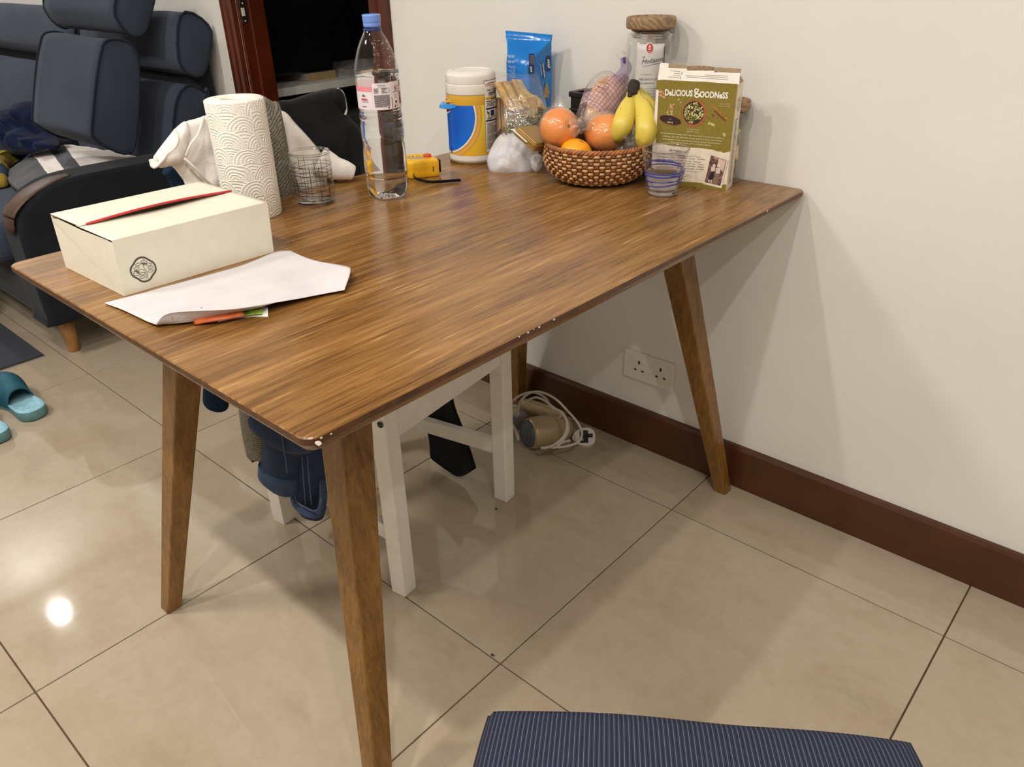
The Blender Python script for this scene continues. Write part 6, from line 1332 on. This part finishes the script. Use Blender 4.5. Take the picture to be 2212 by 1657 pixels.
for Y, s in ((1410, 'con Grano Coltivato'), (1450, 'e Pura di Montagna'), (1505, 'cura al Bronzo'), (1560, 'lavorazione')): jtext(p, s, (290, Y), (585, Y), .0028)
for Y in (1370, 1385, 1600): a, b = jpx(290, Y), jpx(590, Y); p.line([a, b], .0004)
a, b, c, d = jpx(300, 1140), jpx(345, 1140), jpx(530, 1140), jpx(620, 1140); p.line([a, b], .0004); p.line([c, d], .0004); p.done('grey_lettering', M['grey_ink'], pb)
# ------------------------------------------------------------------ cereal box
s_ = N('kraft_olive'); c = s_.coord(); s_.bsdf(s_.ramp(s_.noise(c, 260.0, 4.0, .7), [(0.35, (124, 108, 34)), (0.65, (140, 124, 48))]), .6); M['olive'] = s_.m
M['cream'] = plain('printed_cream', (228, 216, 194), .6, .04, 60.0); M['kraft'] = plain('kraft_board', (158, 134, 108), .8, .06, 60.0); M['flapwhite'] = plain('printed_white_board', (236, 230, 220), .6, .02)
cb = thing('cereal_box', 'olive green opened granola box standing by the wall behind the blue-swirl glass', 'box')
A_ = Vector((-0.144, -0.133, T)); B_ = Vector((0.007, -0.094, T)); cx_ = (B_ - A_).normalized(); cn_ = Vector((cx_.y, -cx_.x, 0)); cW = (B_ - A_).length; cD = .046; cH = .198
def cpt(u, d, v): return A_ + cx_ * u - cn_ * d + Vector((0, 0, v))
def board(name, P, n, mat, t=.0007):
    V = [Vector(q) for q in P] + [Vector(q) - n * t for q in P]; L = len(P)
    return obj(name, V, [tuple(range(L)), tuple(L + k for k in range(L))[::-1]] + [(k, L + k, L + (k + 1) % L, (k + 1) % L) for k in range(L)], mat, cb, False)
board('front_panel', [cpt(0, 0, 0), cpt(cW, 0, 0), cpt(cW, 0, cH), cpt(0, 0, cH)], cn_, M['olive']); board('back_panel', [cpt(0, cD, 0), cpt(cW, cD, 0), cpt(cW, cD, cH), cpt(0, cD, cH)], -cn_, M['olive'])
board('side_panel', [cpt(cW, 0, 0), cpt(cW, cD, 0), cpt(cW, cD, cH), cpt(cW, 0, cH)], cx_, M['cream']); board('side_panel', [cpt(0, 0, 0), cpt(0, cD, 0), cpt(0, cD, cH), cpt(0, 0, cH)], -cx_, M['cream']); board('base_panel', [cpt(0, 0, .0008), cpt(cW, 0, .0008), cpt(cW, cD, .0008), cpt(0, cD, .0008)], Vector((0, 0, 1)), M['kraft'])
fz = px_uv(A_, cx_, Vector((0, 0, 1)), cn_)
def fq(X, Y): return fz(1400 + X / 5.714, 130 + Y / 5.714)
# flaps standing open above the front edge
tilt = (Vector((0, 0, 1)) - cn_ * .25).normalized(); fn = (cn_ + Vector((0, 0, .25))).normalized(); FT = A_ + Vector((0, 0, cH))
fu = px_uv(FT, cx_, tilt, fn)
def gq(X, Y): return fu(1400 + X / 5.714, 130 + Y / 5.714)
def flapP(pts): return [FT + cx_ * u + tilt * v for u, v in pts]
fb = [gq(*q) for q in ((118, 245), (130, 160), (148, 40), (165, 30), (255, 40), (250, 95), (478, 105), (480, 128), (815, 130), (818, 150), (1135, 160), (1125, 300))]
board('top_flap', flapP([(max(0, u), max(0, v)) for u, v in fb]), fn, M['flapwhite'])
for q in (((244, 100), (258, 42), (470, 58), (484, 70), (476, 108)), ((808, 135), (820, 92), (830, 86), (1140, 104), (1150, 112), (1138, 164))): board('tuck_flap', [p_ - fn * .0012 for p_ in flapP([gq(*k) for k in q])], fn, M['kraft'])
board('side_flap', [cpt(cW, .002, cH), cpt(cW, cD, cH), cpt(cW - .006, cD - .004, cH + .010), cpt(cW - .006, .006, cH + .010)], cx_, M['kraft'])
F0 = lambda off: Print(planar(A_, cx_, Vector((0, 0, 1)), cn_, off))
FF = lambda off: Print(planar(FT, cx_, tilt, fn, off))
def tx(P, f, s, A, B, h, **k): a, b = f(*A), f(*B); P.text(s, a[0], a[1], width=math.hypot(b[0] - a[0], b[1] - a[1]), height=h, angle=math.atan2(b[1] - a[1], b[0] - a[0]), **k)
# torn cream paper panel at the bottom, narrow cream strip at the left
tz = [fq(*q) for q in ((40, 1010), (300, 1060), (520, 1078), (640, 1085), (700, 1092), (800, 1105), (850, 1125), (900, 1130), (930, 1146), (970, 1135), (1015, 1128))]
bz_ = [fq(*q) for q in ((978, 1540), (940, 1530), (900, 1545), (760, 1528), (600, 1508), (450, 1500), (300, 1488), (25, 1460))]
p = F0(.0004); q = [(min(max(u, .0005), cW - .0005), v) for u, v in tz + bz_]; p.poly(q); p.done('torn_paper_print', M['cream'], cb)
p = F0(.0005); p.poly([(.0003, fq(100, 365)[1]), (fq(133, 368)[0], fq(133, 368)[1]), (fq(95, 1020)[0], fq(95, 1020)[1]), (.0003, fq(60, 1030)[1])]); p.done('left_strip', M['flapwhite'], cb)
p = F0(.0007); tx(p, fq, 'DeLiCiOUS', (208, 432), (548, 446), .0155, bold=.035); tx(p, fq, 'OODNeSS', (634, 456), (985, 474), .0155, bold=.035); 
for st_ in ([(632, 362), (612, 362), (592, 354), (578, 368), (582, 390), (602, 396), (617, 384), (616, 366), (606, 360)], [(590, 392), (580, 408), (600, 414), (626, 420), (630, 440), (610, 456), (584, 450), (578, 432), (590, 416)]): p.line([fq(q.x, q.y) for q in spline([(a, b, 0) for a, b in st_], 4)], .0023)
p.done('title_lettering', M['white_ink'], cb)
p = F0(.0007); tx(p, fq, 'just a touch', (880, 540), (1005, 548), .0028); tx(p, fq, 'of cinnamon', (878, 570), (1010, 576), .0028); tx(p, fq, 'Protein-packed', (482, 856), (628, 866), .0028); tx(p, fq, 'pumpkin seeds', (480, 886), (620, 894), .0028)
for A, B, s in (((158, 902), (935, 972), 'Fill your bowl with Pumpkin Seed + Flax Granola for a wholesome breakfast to'), ((166, 940), (915, 1004), 'nourish your day. With deliciously crunchy clusters of organic oats, nutrient-'), ((178, 976), (895, 1038), 'dense pumpkin and flax seeds and a sprinkle of cinnamon and sweetness,'), ((275, 1015), (778, 1060), "it'll put you on a better path to a healthier lifestyle.")): tx(p, fq, s, A, B, .0034, bold=.012)
p.done('pale_lettering', M['pale_ink'], cb)
p = F0(.0007); tx(p, fq, 'An Organic Legacy', (262, 1118), (512, 1142), .0052, bold=.02)
for k, (s, x1) in enumerate((('our first organic family farm I met', 650), ('ranges. In 1985, my wife', 705), ('was based on my', 655), ('when you found it, "to', 690), ('are so GMOs that last', 695), ('good organic foods with', 690), ('our love and trust."', 655))): tx(p, fq, s, (100 + (k % 3) * 4, 1160 + k * 32), (x1, 1202 + k * 31), .0033)
tx(p, fq, 'founders,', (430, 1415), (520, 1424), .0022); tx(p, fq, 'the farm', (430, 1435), (535, 1446), .0022); p.done('dark_lettering', M['ink'], cb)
# pictures: bowl of pumpkin seeds, cinnamon sticks, clusters, seeds, oval stamp
M['terra'] = plain('terracotta_print', (172, 92, 58), .6, .12, 120.0); M['bowlin'] = plain('bowl_shadow_print', (58, 44, 26), .6); M['seed1'] = plain('pumpkin_seed_print', (190, 182, 106), .6, .1, 200.0); M['seed2'] = plain('pale_seed_print', (224, 214, 160), .6, .05); M['seed3'] = plain('green_seed_print', (138, 132, 62), .6)
c0_ = fq(567, 655); ru = abs(fq(720, 655)[0] - c0_[0]); rv = abs(fq(567, 488)[1] - c0_[1])
p = F0(.0005); p.disc(c0_[0], c0_[1], ru, rv, 0, 36); p.done('bowl_print', M['terra'], cb); p = F0(.0007); p.disc(c0_[0] - .001, c0_[1] + .0005, ru * .86, rv * .88, 0, 36); p.done('bowl_inside_print', M['bowlin'], cb)
rnd = random.Random(11); ps = [F0(.0009), F0(.0010), F0(.0011)]
for k in range(120):
    a = rnd.uniform(0, 6.28); r = math.sqrt(rnd.random()) * .78; ps[k % 3].disc(c0_[0] - .001 + ru * r * math.cos(a), c0_[1] + .0005 + rv * r * math.sin(a), .0022 * rnd.uniform(.8, 1.2), .0012, rnd.uniform(0, 3.14), 8)
for q, m_ in zip(ps, ('seed1', 'seed2', 'seed3')): q.done('seed_print', M[m_], cb)
M['cinn'] = plain('cinnamon_print', (176, 104, 48), .6, .2, 150.0); M['cinn2'] = plain('cinnamon_dark_print', (116, 60, 32), .6)
p = F0(.0006)
def st4(P, pts): P.poly([fq(*q) for q in pts])
st4(p, ((782, 552), (800, 548), (990, 728), (975, 738))); p.done('cinnamon_print', M['cinn'], cb); p = F0(.0006); st4(p, ((808, 622), (822, 618), (962, 742), (945, 756))); st4(p, ((782, 668), (800, 665), (820, 688), (800, 700))); p.done('cinnamon_print', M['cinn2'], cb)
p = F0(.0006)
for X, Y, a, b, r in ((378, 486, 14, 9, .8), (402, 522, 11, 8, -.4), (755, 780, 22, 14, .9), (798, 795, 30, 17, -.3), (940, 920, 24, 14, -.9), (240, 640, 14, 10, .5), (290, 635, 15, 12, 0), (250, 670, 16, 8, .2), (290, 665, 12, 14, .4)): u, v = fq(X, Y); p.disc(u, v, a / 5.714 * .00098, b / 5.714 * .00098, r, 10)
p.done('seed_print', M['seed1'], cb)
p = F0(.0006); rnd = random.Random(3)
for cx0, cy0, n_, sp_ in ((290, 580, 16, 30), (175, 415, 24, 38)):
    for k in range(n_): u, v = fq(cx0 + rnd.uniform(-sp_, sp_), cy0 + rnd.uniform(-sp_ * 1.2, sp_ * 1.2)); p.disc(u, v, .0022, .0016, rnd.uniform(0, 3), 7)
p.done('cluster_print', plain('granola_print', (206, 160, 112), .7, .2, 300.0), cb)
u, v = fq(275, 738); p = F0(.0006); p.disc(u, v, .0235, .0092, -.16, 30); p.done('stamp_border_print', M['terra'], cb); p = F0(.0008); p.disc(u, v, .0222, .0082, -.16, 30); p.done('stamp_print', plain('dark_brown_print', (48, 30, 26), .6), cb); p = F0(.0010); tx(p, fq, 'OATS', (236, 770), (305, 782), .0042, bold=.02); tx(p, fq, '1lb', (262, 730), (290, 736), .002); p.done('stamp_lettering', M['pale_ink'], cb)
# small sepia photograph of a couple printed on the box
p = F0(.0006); st4(p, ((770, 1148), (992, 1222), (905, 1580), (680, 1528))); p.done('photo_border_print', M['cream'], cb)
p = F0(.0005); st4(p, ((975, 1235), (995, 1240), (925, 1510), (905, 1555))); p.done('photo_shadow_print', plain('taupe_print', (128, 112, 104), .6), cb)
s_ = N('sepia_photo'); c = s_.coord(); s_.bsdf(s_.ramp(s_.noise(c, 130.0, 4.0, .7), [(0.3, (66, 40, 40)), (0.5, (104, 74, 66)), (0.7, (186, 152, 138))]), .5); M['sepia'] = s_.m
p = F0(.0008); st4(p, ((778, 1172), (972, 1236), (892, 1550), (700, 1502))); p.done('sepia_print', M['sepia'], cb)
p = F0(.0010); st4(p, ((870, 1210), (965, 1240), (925, 1380), (860, 1300))); p.done('sky_print', plain('pale_sepia', (210, 184, 170), .6, .05), cb)
p = F0(.0012)
def pq(X, Y, a, b, P): u, v = fq(X, Y); P.disc(u, v, a * .000172, b * .000172, -.2, 12)
pq(815, 1300, 18, 20, p); pq(872, 1300, 18, 22, p); st4(p, ((780, 1318), (830, 1318), (825, 1370), (775, 1370))); st4(p, ((840, 1325), (900, 1330), (885, 1400), (835, 1395))); st4(p, ((745, 1470), (760, 1470), (755, 1505), (742, 1500))); st4(p, ((780, 1475), (794, 1475), (788, 1510), (776, 1506))); p.done('figures_light_print', plain('figure_light', (224, 200, 186), .6), cb)
p = F0(.0011); st4(p, ((778, 1370), (825, 1375), (800, 1480), (745, 1470))); p.done('figures_dark_print', plain('figure_dark', (40, 30, 40), .6), cb); p = F0(.0011); st4(p, ((835, 1395), (885, 1400), (850, 1525), (805, 1515))); p.done('figures_mid_print', plain('figure_mid', (140, 112, 96), .6), cb)
p = FF(.0004); 
for A, B in (((272, 130), (400, 142)), ((320, 160), (402, 168)), ((310, 186), (400, 194)), ((250, 206), (405, 218)), ((700, 182), (985, 196)), ((465, 190), (990, 218)), ((478, 208), (988, 242))): p.line([gq(*A), gq(*B)], .0006)
a = gq(408, 175); p.text('2', a[0], a[1], height=.0055, bold=.03); a = gq(396, 232); p.text('1', a[0], a[1], height=.0055, bold=.03); p.done('flap_print', M['grey_ink'], cb)
p = FF(.0003); p.poly([gq(*q) for q in ((118, 244), (118, 256), (300, 262), (420, 270), (640, 278), (860, 292), (1100, 305), (1102, 296), (980, 286), (860, 280), (700, 264), (560, 262), (440, 255), (260, 248), (200, 240))]); p.done('flap_torn_edge', M['olive'], cb)
sq = px_uv(B_, -cn_, Vector((0, 0, 1)), cx_); p = Print(planar(B_, -cn_, Vector((0, 0, 1)), cx_, .0006)); rnd = random.Random(6)
for k in range(34):
    v = .012 + k * .0040
    if v < .135: p.rect(.010, v, .010 + rnd.uniform(.012, .024), v + .0014)
p.line([(cD / 2 + .010 * math.cos(t), .160 + .012 * math.sin(t)) for t in [k * .3 for k in range(21)]], .0012, True); p.line([(cD / 2 + .006 * math.cos(t), .160 + .008 * math.sin(t)) for t in [k * .3 for k in range(21)]], .0012, True); p.done('side_print', M['grey_ink'], cb)
# ------------------------------------------------------------------ small glass with blue swirls and water
bg_ = thing('blue_swirl_glass', 'small flared glass with blue swirl lines, half full of water', 'glass')
bX, bY = -0.081, -0.186; gh = .088; ro, ri = .0455, .0300
def grad_(z): return ri + (ro - ri) * (max(z, 0) / gh) ** 1.15 - (.004 * max(0, 1 - z / .006) ** 2)
zs = [.0, .003, .006, .015, .03, .045, .06, .075, gh - .001]
outer = [(grad_(z), z + .0006) for z in zs]; inner = [(grad_(z) - .0024, z) for z in zs[::-1] if z > .010] + [(.020, .0115), (0, .011)]
lathe('glass_body', sm(outer, 3) + [(ro - .0012, gh + .0006)] + sm(inner, 3), M['glass_smoke'], bg_, 56, (bX, bY, T))
lathe('rim', [(ro - .0012 + .0013 * math.cos(a), gh - .0004 + .0012 * math.sin(a)) for a in [k * math.pi / 4 for k in range(8)]], M['solidglass'], bg_, 56, (bX, bY, T), close=True)
lathe('base', [(0, .0008), (ri - .005, .0008), (ri - .001, .004), (ri - .0016, .009), (ri - .006, .0105), (0, .0105)], M['solidglass'], bg_, 48, (bX, bY, T))
WZ = .0465
lathe('water', [(0, .0115), (.022, .012)] + [(grad_(z) - .0030, z) for z in (.015, .025, .035, .042, WZ)] + [(0, WZ)], M['water'], bg_, 56, (bX, bY, T))
M['blueglass'] = plain('cobalt_glass_thread', (40, 54, 150), .12, .1, 60.0)
ga = math.atan2(CAM.y - bY, CAM.x - bX)
def swirl(a0, a1, z0, z1, r0=.0009, r1=.0016, n=40, amp=.0): tube('swirl_line', [(bX + (grad_(z) + .0004) * math.cos(a), bY + (grad_(z) + .0004) * math.sin(a), T + z) for a, z in [(ga + a0 + (a1 - a0) * i / n, z0 + (z1 - z0) * i / n + amp * math.sin(i / n * 6.28)) for i in range(n + 1)]], [r0, r1, r1, r0], M['blueglass'], bg_, 1, 8)
swirl(-1.7, 4.6, .046, .049, .0007, .0014, 48, -.001); swirl(-2.4, 2.4, .036, .045, .0012, .0013, 40, .001); swirl(-1.5, 1.7, .028, .034, .0016, .0010); swirl(-1.6, 1.6, .018, .028, .0007, .0012, 40, -.0005); swirl(2.2, 4.2, .052, .058, .0008, .0024); swirl(1.9, 4.6, .030, .040, .0008, .0012)
